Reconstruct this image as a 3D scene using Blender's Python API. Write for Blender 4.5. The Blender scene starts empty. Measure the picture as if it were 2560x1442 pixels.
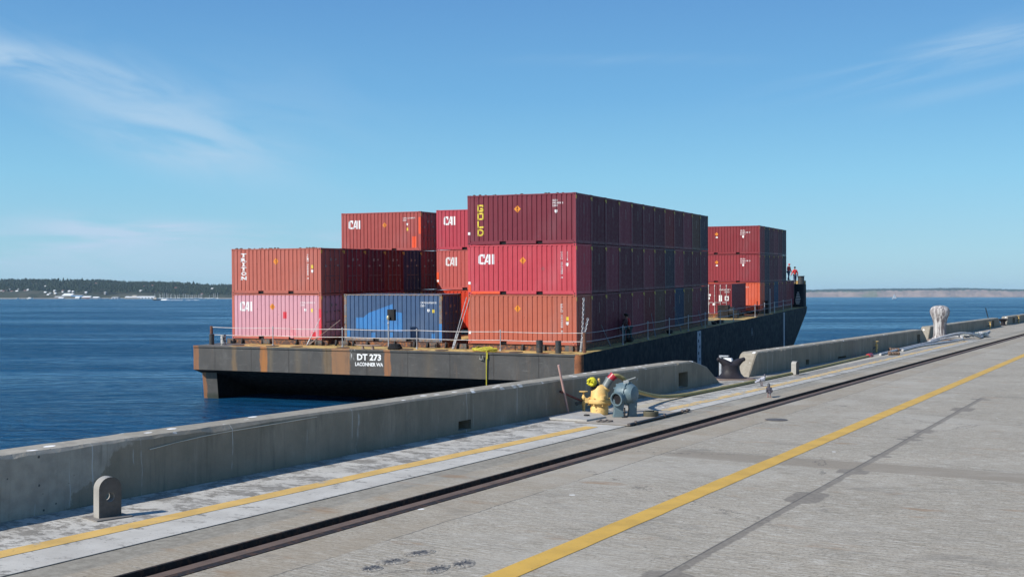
import bpy, bmesh, math, random
from mathutils import Vector, Matrix, Euler
R = math.radians
random.seed(7)
S = bpy.context.scene

# ------------------------------------------------------------------ camera, world, sun, exposure
cam = bpy.data.objects.new('camera', bpy.data.cameras.new('camera'))
S.collection.objects.link(cam); S.camera = cam
cam.location = (0, 0, 2.2)
cam.rotation_euler = (R(90.4), 0, 0)
cam.data.sensor_width = 36; cam.data.lens = 40.275
cam.data.clip_start = 0.1; cam.data.clip_end = 60000

SUN_AZ, SUN_EL = 236.0, 36.5        # compass from +Y clockwise: behind the camera, to the left
EXPOSURE = 0.55
SKY_STRENGTH = 0.1
world = bpy.data.worlds.new('World'); S.world = world; world.use_nodes = True
wn, wl = world.node_tree.nodes, world.node_tree.links
wn.clear()
def N(nodes, t, **kw):
    n = nodes.new(t)
    for k, v in kw.items(): setattr(n, k, v)
    return n
sky = N(wn, 'ShaderNodeTexSky', sky_type='NISHITA', sun_disc=False)
sky.sun_elevation = R(SUN_EL); sky.sun_rotation = R(SUN_AZ)
sky.altitude = 0; sky.air_density = 1.0; sky.dust_density = 0.35; sky.ozone_density = 3.0
hsv = N(wn, 'ShaderNodeHueSaturation'); hsv.inputs['Saturation'].default_value = 1.12; hsv.inputs['Hue'].default_value = 0.488
wl.new(sky.outputs[0], hsv.inputs['Color'])
geo = N(wn, 'ShaderNodeTexCoord')
sep = N(wn, 'ShaderNodeSeparateXYZ'); wl.new(geo.outputs['Generated'], sep.inputs[0])
def wm(op, a, b=None, clamp=False):
    m = N(wn, 'ShaderNodeMath', operation=op); m.use_clamp = clamp
    for i, x in enumerate((a, b)):
        if x is None: continue
        if isinstance(x, (int, float)): m.inputs[i].default_value = x
        else: wl.new(x, m.inputs[i])
    return m.outputs[0]
# bearing-like coordinates of a sky direction: a = x/y (tangent of azimuth), e = z/y (tangent of elevation)
yy = wm('MAXIMUM', sep.outputs['Y'], 0.05)
az = wm('DIVIDE', sep.outputs['X'], yy); el = wm('DIVIDE', sep.outputs['Z'], yy)
def band(a0, e0, rot, la, le, amp):
    """a soft bank of cirrus centred on azimuth/elevation (a0,e0), tilted by rot, half sizes la, le"""
    c, s = math.cos(R(rot)), math.sin(R(rot))
    da = wm('SUBTRACT', az, a0); de = wm('SUBTRACT', el, e0)
    p = wm('DIVIDE', wm('ADD', wm('MULTIPLY', da, c), wm('MULTIPLY', de, s)), la)
    q = wm('DIVIDE', wm('SUBTRACT', wm('MULTIPLY', de, c), wm('MULTIPLY', da, s)), le)
    d = wm('ADD', wm('MULTIPLY', p, p), wm('MULTIPLY', q, q))
    g = wm('POWER', 2.718, wm('MULTIPLY', d, -1.0))
    return wm('MULTIPLY', g, amp)
cmb = N(wn, 'ShaderNodeCombineXYZ'); wl.new(az, cmb.inputs[0]); wl.new(el, cmb.inputs[1])
def cloudnoise(rot, sx, sy, scale, lo, hi, detail=7, dist=0.6):
    mp = N(wn, 'ShaderNodeMapping', vector_type='TEXTURE'); mp.inputs['Rotation'].default_value = (0, 0, R(rot)); mp.inputs['Scale'].default_value = (1 / sx, 1 / sy, 1)
    wl.new(cmb.outputs[0], mp.inputs[0])
    nz = N(wn, 'ShaderNodeTexNoise'); nz.inputs['Scale'].default_value = scale; nz.inputs['Detail'].default_value = detail
    nz.inputs['Roughness'].default_value = 0.55; nz.inputs['Distortion'].default_value = dist
    wl.new(mp.outputs[0], nz.inputs['Vector'])
    mr = N(wn, 'ShaderNodeMapRange'); mr.interpolation_type = 'SMOOTHSTEP'
    mr.inputs['From Min'].default_value = lo; mr.inputs['From Max'].default_value = hi
    wl.new(nz.outputs['Fac'], mr.inputs['Value'])
    return mr.outputs[0]
n1 = cloudnoise(-18, 1.0, 3.6, 8.0, 0.26, 0.66, 9)
n2 = cloudnoise(-2, 1.0, 6.0, 6.0, 0.36, 0.66, 9)
n3 = cloudnoise(13, .8, 9.0, 6.0, 0.30, 0.75, 8)
upper = wm('ADD', band(-0.34, 0.172, -22, .15, .028, .50), band(-0.30, 0.130, -14, .075, .020, .48))
upper = wm('ADD', upper, band(-0.44, 0.208, -9, .09, .012, .60))
upper = wm('ADD', upper, band(-0.24, 0.165, -6, .12, .045, .18))
lower = wm('ADD', band(-0.34, 0.060, -2, .085, .010, 1.0), band(-0.44, 0.044, 2, .10, .009, .95))
lower = wm('ADD', lower, band(-0.20, 0.052, -4, .10, .008, 1.0))
lower = wm('ADD', lower, band(-0.30, 0.034, 0, .24, .024, .62))
right = wm('ADD', band(0.42, 0.225, 13, .13, .013, .62), band(0.37, 0.200, 12, .12, .008, .38))
right = wm('ADD', right, band(0.10, 0.207, 0, .09, .005, .22))
right = wm('ADD', right, band(0.42, 0.185, 12, .1, .007, .30))
mask = wm('ADD', wm('ADD', wm('MULTIPLY', upper, n1), wm('MULTIPLY', lower, n2)), wm('MULTIPLY', right, n3), True)
ramp = N(wn, 'ShaderNodeValToRGB'); wl.new(sep.outputs['Z'], ramp.inputs[0])
SKYRAMP = [(0, (2.15, 3.85, 5.05)), (.035, (2.15, 4.15, 5.35)), (.10, (1.60, 3.85, 5.55)), (.17, (1.04, 2.90, 5.10)), (.25, (.78, 2.20, 4.50)), (.5, (.50, 1.5, 3.6)), (1, (.35, 1.1, 3.0))]
while len(ramp.color_ramp.elements) < len(SKYRAMP): ramp.color_ramp.elements.new(.5)
for e_, (p_, c_) in zip(ramp.color_ramp.elements, SKYRAMP): e_.position = p_
for e_, (p_, c_) in zip(ramp.color_ramp.elements, SKYRAMP): e_.color = (*c_, 1)
smix = N(wn, 'ShaderNodeMix', data_type='RGBA'); smix.inputs['Factor'].default_value = .85
wl.new(hsv.outputs[0], smix.inputs[6]); wl.new(ramp.outputs[0], smix.inputs[7])
cmix = N(wn, 'ShaderNodeMix', data_type='RGBA')
wl.new(mask, cmix.inputs['Factor']); wl.new(smix.outputs[2], cmix.inputs[6]); cmix.inputs[7].default_value = (3.35, 4.55, 5.75, 1)
bg = N(wn, 'ShaderNodeBackground'); bg.inputs['Strength'].default_value = SKY_STRENGTH
wl.new(cmix.outputs[2], bg.inputs['Color'])
wo = N(wn, 'ShaderNodeOutputWorld'); wl.new(bg.outputs[0], wo.inputs['Surface'])

sun = bpy.data.objects.new('sun', bpy.data.lights.new('sun', 'SUN')); S.collection.objects.link(sun)
sun.data.energy = 4.0; sun.data.angle = R(0.5); sun.data.color = (1.0, 0.955, 0.88)
sd = Vector((math.sin(R(SUN_AZ)) * math.cos(R(SUN_EL)), math.cos(R(SUN_AZ)) * math.cos(R(SUN_EL)), math.sin(R(SUN_EL))))
sun.rotation_euler = sd.to_track_quat('Z', 'Y').to_euler(); sun.location = sd * 50
S.view_settings.view_transform = 'Standard'; S.view_settings.look = 'None'
S.view_settings.exposure = EXPOSURE; S.view_settings.gamma = 1; S.view_settings.use_curve_mapping = False

# ------------------------------------------------------------------ material helpers
class MT:
    def __init__(s, name, rough=.6, metal=0.0, spec=.5):
        s.m = bpy.data.materials.new(name); s.m.use_nodes = True
        s.n, s.l = s.m.node_tree.nodes, s.m.node_tree.links
        s.b = s.n['Principled BSDF']; s.b.inputs['Roughness'].default_value = rough
        s.b.inputs['Metallic'].default_value = metal; s.b.inputs['Specular IOR Level'].default_value = spec
        s.tc = s.n.new('ShaderNodeTexCoord'); s.vec = s.tc.outputs['Object']; s.sep = None
    def con(s, a, inp):
        if isinstance(a, (int, float)): inp.default_value = a
        elif isinstance(a, tuple): inp.default_value = a if len(a) == 4 or inp.type == 'VECTOR' else (*a, 1)
        else: s.l.new(a, inp)
    def xyz(s, i):
        if s.sep is None:
            s.sep = s.n.new('ShaderNodeSeparateXYZ'); s.l.new(s.vec, s.sep.inputs[0])
        return s.sep.outputs[i]
    def map(s, scale=(1, 1, 1), loc=(0, 0, 0), rot=(0, 0, 0)):
        m = s.n.new('ShaderNodeMapping'); s.l.new(s.vec, m.inputs[0])
        m.inputs['Scale'].default_value = scale; m.inputs['Location'].default_value = loc; m.inputs['Rotation'].default_value = rot
        return m.outputs[0]
    def noise(s, scale, detail=4, rough=.55, dist=0, stretch=None, loc=(0, 0, 0), vec=None):
        t = s.n.new('ShaderNodeTexNoise'); t.inputs['Scale'].default_value = scale; t.inputs['Detail'].default_value = detail
        t.inputs['Roughness'].default_value = rough; t.inputs['Distortion'].default_value = dist
        s.l.new(vec or s.map(stretch or (1, 1, 1), loc), t.inputs['Vector']); return t.outputs['Fac']
    def voro(s, scale, stretch=(1, 1, 1), feature='F1', rnd=1.0, out='Distance', loc=(0, 0, 0)):
        t = s.n.new('ShaderNodeTexVoronoi'); t.feature = feature; t.inputs['Scale'].default_value = scale; t.inputs['Randomness'].default_value = rnd
        s.l.new(s.map(stretch, loc), t.inputs['Vector']); return t.outputs[out]
    def rng(s, v, lo, hi, a=0.0, b=1.0, smooth=True):
        m = s.n.new('ShaderNodeMapRange'); m.interpolation_type = 'SMOOTHSTEP' if smooth else 'LINEAR'
        s.con(v, m.inputs['Value'])
        if lo > hi: lo, hi, a, b = hi, lo, b, a
        m.inputs['From Min'].default_value = lo; m.inputs['From Max'].default_value = hi
        m.inputs['To Min'].default_value = a; m.inputs['To Max'].default_value = b
        return m.outputs[0]
    def math(s, op, a, b=None, clamp=False):
        m = s.n.new('ShaderNodeMath'); m.operation = op; m.use_clamp = clamp
        s.con(a, m.inputs[0])
        if b is not None: s.con(b, m.inputs[1])
        return m.outputs[0]
    def mix(s, f, a, b, blend='MIX'):
        m = s.n.new('ShaderNodeMix'); m.data_type = 'RGBA'; m.blend_type = blend
        s.con(f, m.inputs['Factor']); s.con(a, m.inputs[6]); s.con(b, m.inputs[7]); return m.outputs[2]
    def color(s, c): s.con(c, s.b.inputs['Base Color']); return s
    def rough(s, c): s.con(c, s.b.inputs['Roughness']); return s
    def bump(s, h, strength=.3, dist=.01, prev=None):
        b = s.n.new('ShaderNodeBump'); b.inputs['Strength'].default_value = strength; b.inputs['Distance'].default_value = dist
        s.l.new(h, b.inputs['Height'])
        if prev: s.l.new(prev, b.inputs['Normal'])
        s.l.new(b.outputs[0], s.b.inputs['Normal']); return b.outputs[0]
    def window(s, v, lo, hi, soft):
        """1 between lo and hi, falling off over soft"""
        return s.math('MULTIPLY', s.rng(v, lo - soft, lo + soft), s.rng(v, hi - soft, hi + soft, 1, 0))

def weathered(name, c, c2=None, rust=None, rough=.6, metal=0, scale=3.0, bump=.15, amount=.5, spec=None):
    m = MT(name, rough, metal, spec if spec is not None else (.18 if max(c) < .05 else .5))
    c2 = c2 or tuple(x * .65 for x in c)
    col = m.mix(m.rng(m.noise(scale, 5), .3, .75), c, c2)
    if rust:
        col = m.mix(m.rng(m.noise(scale * 2.7, 6, .65, loc=(3, 1, 2)), 1 - amount, 1.08 - amount), col, rust)
    m.color(col); m.rough(m.rng(m.noise(scale * 4, 3), .2, .8, rough - .12, rough + .15))
    m.bump(m.noise(scale * 9, 4), bump, .01)
    return m.m

def paint(name, c, fade=.15, streak=.5, rustamt=.44):
    """container paint: chalky fading, vertical streaks of grime, small rust scabs; varies between objects"""
    m = MT(name, .5, 0, .18)
    oi = m.n.new('ShaderNodeObjectInfo')
    hs = m.n.new('ShaderNodeHueSaturation'); hs.inputs['Color'].default_value = (*c, 1)
    m.l.new(m.rng(oi.outputs['Random'], 0, 1, .80, 1.18, False), hs.inputs['Value'])
    chalk = tuple(min(1, x * .75 + .25 * (sum(c) / 3 + .1)) for x in c)
    dirt = (c[0] * .45 + .01, c[1] * .5 + .01, c[2] * .5 + .01)
    col = m.mix(m.rng(m.noise(.9, 5, .6, 0, (1, 1, .35)), .45, .8, 0, fade * 3.6), hs.outputs[0], chalk)
    col = m.mix(m.rng(m.noise(2.2, 6, .7, 0, (3.2, 3.2, .22)), .52, .82, 0, streak), col, dirt)
    col = m.mix(m.rng(m.noise(9, 6, .75), 1.06 - rustamt, 1.12 - rustamt), col, (.10, .035, .016))
    # grime washed down from the top rail and splashed up at the sill, thin rust runs
    z = m.xyz(2); run = m.rng(m.noise(5.5, 5, .7, 0, (1, 1, .07), (3, 3, 3)), .50, .74)
    col = m.mix(m.math('MULTIPLY', m.math('MULTIPLY', run, m.rng(z, 1.2, 2.5)), .5), col, dirt)
    col = m.mix(m.math('MULTIPLY', m.rng(m.noise(7, 4, .7, 0, (1, 1, .1), (8, 1, 4)), .66, .76), m.math('MULTIPLY', m.rng(z, .9, .2, 0, .8), 1.0)), col, (.13, .05, .025))
    m.color(col); m.rough(m.rng(m.noise(6, 4), .3, .7, .42, .66))
    m.bump(m.noise(1.5, 4, .55), .45, .05)
    return m.m

# ------------------------------------------------------------------ mesh helpers
class MB:
    def __init__(s): s.v = []; s.f = []; s.mi = []
    def add(s, vs, fs, mi=0):
        o = len(s.v); s.v += [tuple(v) for v in vs]; s.f += [tuple(o + i for i in f) for f in fs]; s.mi += [mi] * len(fs); return s
    def box(s, a, b, mi=0, M=None):
        x0, y0, z0 = a; x1, y1, z1 = b
        vs = [(x0, y0, z0), (x1, y0, z0), (x1, y1, z0), (x0, y1, z0), (x0, y0, z1), (x1, y0, z1), (x1, y1, z1), (x0, y1, z1)]
        if M is not None: vs = [M @ Vector(v) for v in vs]
        return s.add(vs, [(0, 3, 2, 1), (4, 5, 6, 7), (0, 1, 5, 4), (1, 2, 6, 5), (2, 3, 7, 6), (3, 0, 4, 7)], mi)
    def cyl(s, p0, p1, r0, r1=None, n=12, mi=0, caps=True):
        r1 = r0 if r1 is None else r1
        p0, p1 = Vector(p0), Vector(p1); d = (p1 - p0).normalized()
        a = d.orthogonal().normalized(); b = d.cross(a)
        vs = []
        for p, r in ((p0, r0), (p1, r1)):
            for i in range(n):
                t = 2 * math.pi * i / n; vs.append(p + (a * math.cos(t) + b * math.sin(t)) * r)
        fs = [(i, (i + 1) % n, n + (i + 1) % n, n + i) for i in range(n)]
        if caps: fs += [tuple(range(n - 1, -1, -1)), tuple(range(n, 2 * n))]
        return s.add(vs, fs, mi)
    def lathe(s, prof, n=20, M=None, mi=0, cap=True):
        vs = []; fs = []
        for r, z in prof:
            for i in range(n):
                t = 2 * math.pi * i / n; vs.append(Vector((r * math.cos(t), r * math.sin(t), z)))
        for k in range(len(prof) - 1):
            for i in range(n):
                j = (i + 1) % n; fs.append((k * n + i, k * n + j, (k + 1) * n + j, (k + 1) * n + i))
        if cap: fs += [tuple(range(n - 1, -1, -1)), tuple((len(prof) - 1) * n + i for i in range(n))]
        if M is not None: vs = [M @ v for v in vs]
        return s.add(vs, fs, mi)
    def tube(s, pts, r, n=8, mi=0, closed=False, flat=1.0):
        pts = [Vector(p) for p in pts]; vs = []; m = len(pts); up = Vector((0, 0, 1))
        for k, p in enumerate(pts):
            d = (pts[(k + 1) % m] - pts[k - 1]) if closed else (pts[min(k + 1, m - 1)] - pts[max(k - 1, 0)])
            d.normalize()
            a = d.cross(up)
            if a.length < .05: a = d.cross(Vector((1, 0, 0)))
            a.normalize(); b = a.cross(d).normalized()
            rr = r[k] if isinstance(r, (list, tuple)) else r
            for i in range(n):
                t = 2 * math.pi * i / n; vs.append(p + a * math.cos(t) * rr + b * math.sin(t) * rr * flat)
        fs = []
        for k in range(m if closed else m - 1):
            for i in range(n):
                j = (i + 1) % n; k2 = (k + 1) % m
                fs.append((k * n + i, k * n + j, k2 * n + j, k2 * n + i))
        if not closed: fs += [tuple(range(n - 1, -1, -1)), tuple((m - 1) * n + i for i in range(n))]
        return s.add(vs, fs, mi)
    def ball(s, c, r, n=12, mi=0, sc=(1, 1, 1)):
        prof = [(max(1e-4, math.sin(math.pi * k / 8)), -math.cos(math.pi * k / 8)) for k in range(9)]
        return s.lathe(prof, n, Matrix.Translation(c) @ Matrix.Diagonal((r * sc[0], r * sc[1], r * sc[2], 1)), mi)
    def prism(s, poly, a, b, axis='x', mi=0):
        """polygon in the plane across an axis, extruded from a to b along it"""
        def P(p, t): return {'x': (t, p[0], p[1]), 'y': (p[0], t, p[1]), 'z': (p[0], p[1], t)}[axis]
        n = len(poly); vs = [P(p, a) for p in poly] + [P(p, b) for p in poly]
        fs = [tuple(range(n - 1, -1, -1)), tuple(range(n, 2 * n))] + [(i, (i + 1) % n, n + (i + 1) % n, n + i) for i in range(n)]
        return s.add(vs, fs, mi)
    def mesh(s, name, smooth=None, bevel=0, fix=True):
        me = bpy.data.meshes.new(name); me.from_pydata(s.v, [], s.f)
        for p, i in zip(me.polygons, s.mi): p.material_index = i
        if bevel or fix:
            bm = bmesh.new(); bm.from_mesh(me)
            if fix: bmesh.ops.recalc_face_normals(bm, faces=bm.faces)
            if bevel:
                es = [e for e in bm.edges if len(e.link_faces) == 2 and e.calc_face_angle(0) > .6]
                bmesh.ops.bevel(bm, geom=es, offset=bevel, segments=1, affect='EDGES', clamp_overlap=True)
            bm.to_mesh(me); bm.free()
        if smooth is not None:
            for p in me.polygons: p.use_smooth = True
            me.set_sharp_from_angle(angle=R(smooth))
        me.update(); return me

def put(name, me, mats, parent=None, loc=(0, 0, 0), rot=(0, 0, 0)):
    o = bpy.data.objects.new(name, me); S.collection.objects.link(o)
    if not isinstance(mats, (list, tuple)): mats = [mats]
    while len(me.materials) < len(mats): me.materials.append(None)
    for i, m in enumerate(mats):
        o.material_slots[i].link = 'OBJECT'; o.material_slots[i].material = m
    o.location = loc; o.rotation_euler = rot
    if parent: o.parent = parent
    return o
def thing(name, label, cat, loc=(0, 0, 0), rot=(0, 0, 0), group=None):
    o = bpy.data.objects.new(name, None); S.collection.objects.link(o); o.empty_display_size = .3
    o.location = loc; o.rotation_euler = rot; return tag(o, label, cat, group)
def tag(o, label, cat, group=None):
    o['label'] = label; o['category'] = cat
    if group: o['group'] = group
    return o
def struct(o, kind='structure'): o['kind'] = kind; return o

QA = R(29.6)
def Q(u, v, z=0): return Vector((u * math.sin(QA) + v * math.cos(QA), u * math.cos(QA) - v * math.sin(QA), z))
QROT = (0, 0, -QA)                      # local x = across the quay (v), local y = along it (u)
WATER = -3.6
BROT = (R(1.352), R(.173), -R(22.684)); BO = Vector((3.286, 58.284, -0.307))
BM = Matrix.Translation(BO) @ Euler(BROT).to_matrix().to_4x4()

# ------------------------------------------------------------------ water
def make_water():
    m = MT('sea_water', .12, 0, .5)
    m.vec = m.n.new('ShaderNodeNewGeometry').outputs['Position']
    lane = m.rng(m.noise(.008, 5, .6, 1.6, (.45, 2.8, 1)), .40, .64)
    deep = m.mix(lane, (.004, .047, .115), (.007, .062, .145))
    calm = m.rng(m.noise(.010, 5, .55, 1.2, (.5, 2.6, 1), (40, 10, 0)), .44, .60)          # wind lanes and slicks
    w1 = m.noise(.33, 4, .6, .6, (.55, 1.25, 1)); w2 = m.noise(1.25, 5, .62, .8, (.6, 1.2, 1)); w3 = m.noise(4.2, 3, .6, .3, (.7, 1.1, 1))
    w0 = m.noise(.11, 3, .55, .8, (.5, 1.5, 1))
    h = m.math('ADD', m.math('ADD', m.math('MULTIPLY', w1, 1.3), m.math('MULTIPLY', w2, .50)), m.math('ADD', m.math('MULTIPLY', w3, .11), m.math('MULTIPLY', w0, 2.2)))
    amp = m.rng(calm, 0, 1, 1.0, .5, False)
    b = m.n.new('ShaderNodeBump'); b.inputs['Strength'].default_value = 1; b.inputs['Distance'].default_value = .75
    m.l.new(m.math('MULTIPLY', h, amp), b.inputs['Height'])
    m.n.remove(m.b)
    df = m.n.new('ShaderNodeBsdfDiffuse'); gl = m.n.new('ShaderNodeBsdfGlossy'); fr = m.n.new('ShaderNodeFresnel'); mx = m.n.new('ShaderNodeMixShader')
    m.l.new(deep, df.inputs['Color']); gl.inputs['Roughness'].default_value = .10; gl.inputs['Color'].default_value = (.70, .90, 1, 1); fr.inputs['IOR'].default_value = 1.33
    for q in (df, gl, fr): m.l.new(b.outputs[0], q.inputs['Normal'])
    # a ruffled sea never reaches mirror reflectance at grazing angles: soften the Fresnel term
    f = m.math('MULTIPLY', m.math('MULTIPLY', m.math('POWER', fr.outputs[0], 1.0), .86), m.rng(calm, 0, 1, .80, 1.15, False))
    rip = m.math('ADD', m.math('MULTIPLY', m.noise(.42, 5, .62, .9, (.55, 1.5, 1)), .6), m.math('MULTIPLY', m.noise(1.7, 3, .6, .5, (.6, 1.3, 1)), .4))  # ripple glints painted into the reflectance, on top of the bump
    f = m.math('MULTIPLY', f, m.rng(rip, .36, .62, .52, 1.42), True)
    m.l.new(f, mx.inputs[0]); m.l.new(df.outputs[0], mx.inputs[1]); m.l.new(gl.outputs[0], mx.inputs[2])
    m.l.new(mx.outputs[0], m.n['Material Output'].inputs['Surface'])
    me = bpy.data.meshes.new('water')
    # one sheet, finer towards the camera
    xs = [-12500, -6000, -3000, -1200, -500, -200, -80, 0, 80, 200, 500, 1200, 3000, 6000, 12500]
    ys = [-900, -400, -150, -40, 0, 40, 90, 160, 300, 600, 1200, 2500, 5000, 8500, 12500]
    vs = [(x, y, WATER) for y in ys for x in xs]; n = len(xs)
    fs = [(j * n + i, j * n + i + 1, (j + 1) * n + i + 1, (j + 1) * n + i) for j in range(len(ys) - 1) for i in range(n - 1)]
    me.from_pydata(vs, [], fs)
    struct(put('water', me, m.m))
make_water()

# ------------------------------------------------------------------ quay
GV0, GV1 = -7.15, -6.72               # crane rail groove across v
def make_quay():
    m = MT('quay_concrete', .85)
    x, y = m.xyz(0), m.xyz(1)
    base = m.mix(m.rng(m.noise(.45, 5, .6), .3, .7), (.37, .32, .245), (.275, .235, .172))
    broom = m.noise(1, 5, .7, 0, (1.1, 26, 1))
    broom2 = m.noise(1, 4, .6, 0, (5, 75, 1))
    col = m.mix(m.rng(broom, .38, .68, 0, .75), base, (.175, .155, .125))
    col = m.mix(m.rng(broom2, .46, .62, 0, .85), col, (.50, .465, .40))
    col = m.mix(m.rng(m.noise(30, 5, .8), .47, .66, 0, .8), col, (.12, .105, .082))
    # tan strip of older concrete either side of the crane rail, tan cross band
    tan = m.window(x, -7.95, -6.1, .03)
    col = m.mix(m.math('MULTIPLY', tan, m.rng(m.noise(1.3, 5, .6), .3, .8, .2, .75)), col, (.27, .215, .145))
    bandx = m.math('MULTIPLY', m.window(m.math('ADD', y, m.math('MULTIPLY', m.noise(1.1, 3), .12)), 14.85, 15.6, .03), m.rng(x, -6.1, -5.9))
    col = m.mix(m.math('MULTIPLY', bandx, .75), col, (.22, .185, .14))
    col = m.mix(m.math('MULTIPLY', m.window(m.math('ADD', x, m.math('MULTIPLY', m.noise(2, 4), .1)), -7.93, -7.50, .04), .75), col, m.mix(m.rng(m.noise(9, 5, .75), .35, .65), (.165, .15, .12), (.28, .26, .215)))
    col = m.mix(m.rng(m.noise(.28, 5, .6, .6, (1, 1.6, 1), (7, 7, 0)), .48, .70, 0, .45), col, (.42, .39, .335))
    col = m.mix(m.rng(m.noise(.5, 6, .65, .8, (1, 2.2, 1), (17, 3, 0)), .56, .72, 0, .5), col, (.15, .135, .11))
    # rust-brown blooms
    col = m.mix(m.rng(m.noise(.9, 4, .6, 0, (1, 2.6, 1), (5, 3, 0)), .60, .74, 0, .7), col, (.25, .155, .08))
    # irregular patched longitudinal joint
    jw = m.math('ADD', .045, m.rng(m.noise(.8, 3, .6, 0, (0, 1, 0), (0, 7, 0)), .54, .60, 0, .15))
    jd = m.math('ABSOLUTE', m.math('SUBTRACT', m.math('ADD', x, m.math('MULTIPLY', m.math('SUBTRACT', m.noise(3, 4, .7), .5), .10)), -3.40))
    joint = m.math('MULTIPLY', m.rng(m.math('SUBTRACT', jd, jw), -.012, .012, 1, 0), m.rng(y, 27, 26.5))
    col = m.mix(m.math('MULTIPLY', joint, .8), col, m.mix(m.rng(m.noise(14, 4), .3, .7), (.13, .112, .09), (.20, .175, .145)))
    edge = m.rng(m.math('ABSOLUTE', m.math('SUBTRACT', m.math('SUBTRACT', -3.40, x), .045)), .004, .016, 1, 0)
    col = m.mix(m.math('MULTIPLY', m.math('MULTIPLY', edge, m.rng(y, 27, 26.5)), .7), col, (.06, .055, .05))
    # hairline cracks: beside the rail strip and random
    wob = m.math('MULTIPLY', m.math('SUBTRACT', m.noise(1.6, 5, .7, 0, (1, 1, 1), (9, 2, 0)), .5), .12)
    cr = m.rng(m.math('ABSOLUTE', m.math('ADD', m.math('ADD', x, 6.10), wob)), .003, .013, 1, 0)
    col = m.mix(m.math('MULTIPLY', cr, m.rng(m.noise(.7, 3, .5, 0, (0, 1, 0)), .38, .5, .15, .85)), col, (.09, .08, .07))
    slab = m.rng(m.math('ABSOLUTE', m.math('SUBTRACT', m.math('FLOORED_MODULO', m.math('SUBTRACT', y, 15.6), 12.2), 0.02)), .006, .02, 1, 0)
    col = m.mix(m.math('MULTIPLY', slab, .55), col, (.13, .12, .10))
    # droppings and specks
    d = m.voro(1.25, (1, 1, 1)); sp = m.math('ADD', d, m.math('MULTIPLY', m.noise(18, 4, .7), .10))
    col = m.mix(m.math('MULTIPLY', m.rng(sp, .085, .10, 1, 0), m.rng(m.noise(.45, 2, .5, 0, (1, 1, 1), (2, 2, 2)), .46, .54)), col, (.7, .69, .66))
    d2 = m.voro(2.7, (1, 1.5, 1), loc=(3, 3, 0)); sp2 = m.math('ADD', d2, m.math('MULTIPLY', m.noise(22, 4, .7), .08))
    col = m.mix(m.math('MULTIPLY', m.rng(sp2, .075, .088, 1, 0), m.rng(m.noise(.8, 2), .52, .58)), col, (.08, .07, .06))
    ck = m.voro(.16, (1, 1, 1), 'DISTANCE_TO_EDGE', loc=(2, 9, 0)); ck = m.math('ADD', ck, m.math('MULTIPLY', m.math('SUBTRACT', m.noise(1.3, 7, .75), .5), .10))
    col = m.mix(m.math('MULTIPLY', m.rng(m.math('ABSOLUTE', ck), .0004, .0022, 1, 0), m.rng(m.noise(.3, 2, .5, 0, (1, 1, 1), (4, 1, 0)), .45, .55, 0, .8)), col, (.08, .07, .06))
    m.color(col)
    nb = m.bump(m.math('ADD', m.math('MULTIPLY', broom2, .6), m.noise(60, 4, .6)), .35, .006)
    mb = MB()
    prof = [(-10.35, -5.5), (-10.35, 0), (GV0, 0), (GV0, -.16), (GV1, -.16), (GV1, 0), (60, 0), (60, -5.5)]
    us = [-25, 0, 10, 20, 40, 80, 160, 330]
    vs = [(p[0], u, p[1]) for u in us for p in prof]; n = len(prof)
    fs = [(k * n + i, k * n + i + 1, (k + 1) * n + i + 1, (k + 1) * n + i) for k in range(len(us) - 1) for i in range(n - 1)]
    fs += [tuple(range(n)), tuple((len(us) - 1) * n + i for i in range(n))]
    mb.add(vs, fs)
    mb.box((-11.25, 58.2, -5.5), (-10.3502, 330, 0))
    struct(put('quay_deck', mb.mesh('quay_deck'), m.m, rot=QROT))
    # worn pale paint on the steel-edged walkway between wall and crane rail
    w = MT('walkway_paint', .7)
    x, y = w.xyz(0), w.xyz(1)
    pale = w.mix(w.rng(w.noise(2.2, 5), .3, .7), (.50, .475, .425), (.41, .385, .34))
    gr = w.mix(w.rng(w.noise(6, 5), .3, .7), (.185, .17, .145), (.25, .23, .20))
    inner = w.rng(x, -8.7, -8.3)
    f = w.math('SUBTRACT', w.math('ADD', w.math('MULTIPLY', w.noise(1.6, 9, .74, .5, (1.0, 1.7, 1)), .62), w.math('MULTIPLY', w.noise(7.5, 7, .75, .4, (1.0, 2.2, 1), (5, 5, 0)), .38)), w.math('MULTIPLY', inner, .055))
    far = w.rng(y, 20, 34, 0, .06)
    col = w.mix(w.rng(w.math('ADD', f, far), .485, .535), pale, gr)
    col = w.mix(w.rng(w.noise(17, 6, .8, .5, (.8, 2.6, 1)), .60, .64, 0, .85), col, (.16, .15, .135))
    col = w.mix(w.math('MULTIPLY', w.rng(y, 28, 60, 0, .8), w.rng(w.noise(.8, 4), .35, .6)), col, (.36, .335, .29))
    strip = w.math('MULTIPLY', w.window(x, -9.18, -8.93, .02), w.rng(y, 20.3, 20.5))      # bare concrete strip under the hose
    col = w.mix(strip, col, (.42, .38, .30))
    dr = w.math('ADD', w.voro(1.7), w.math('MULTIPLY', w.noise(16, 4, .7), .12))
    col = w.mix(w.math('MULTIPLY', w.rng(dr, .10, .12, 1, 0), w.rng(w.noise(.6, 2), .48, .55)), col, (.86, .85, .82))
    ds = w.math('ADD', w.voro(4.5), w.math('MULTIPLY', w.noise(30, 3, .7), .08))
    col = w.mix(w.math('MULTIPLY', w.rng(ds, .07, .08, 1, 0), w.rng(w.noise(1.4, 2), .5, .55)), col, (.07, .06, .05))
    w.color(col); w.bump(w.noise(22, 5, .7), .35, .008)
    mb = MB(); random.seed(3)
    pts = [(-10.3, u) for u in (-25, 60, 200)]
    mb.box((-9.80, -25, .003), (-7.93, 62, .008))
    struct(put('walkway', mb.mesh('walkway'), w.m, rot=QROT))
make_quay()

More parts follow.
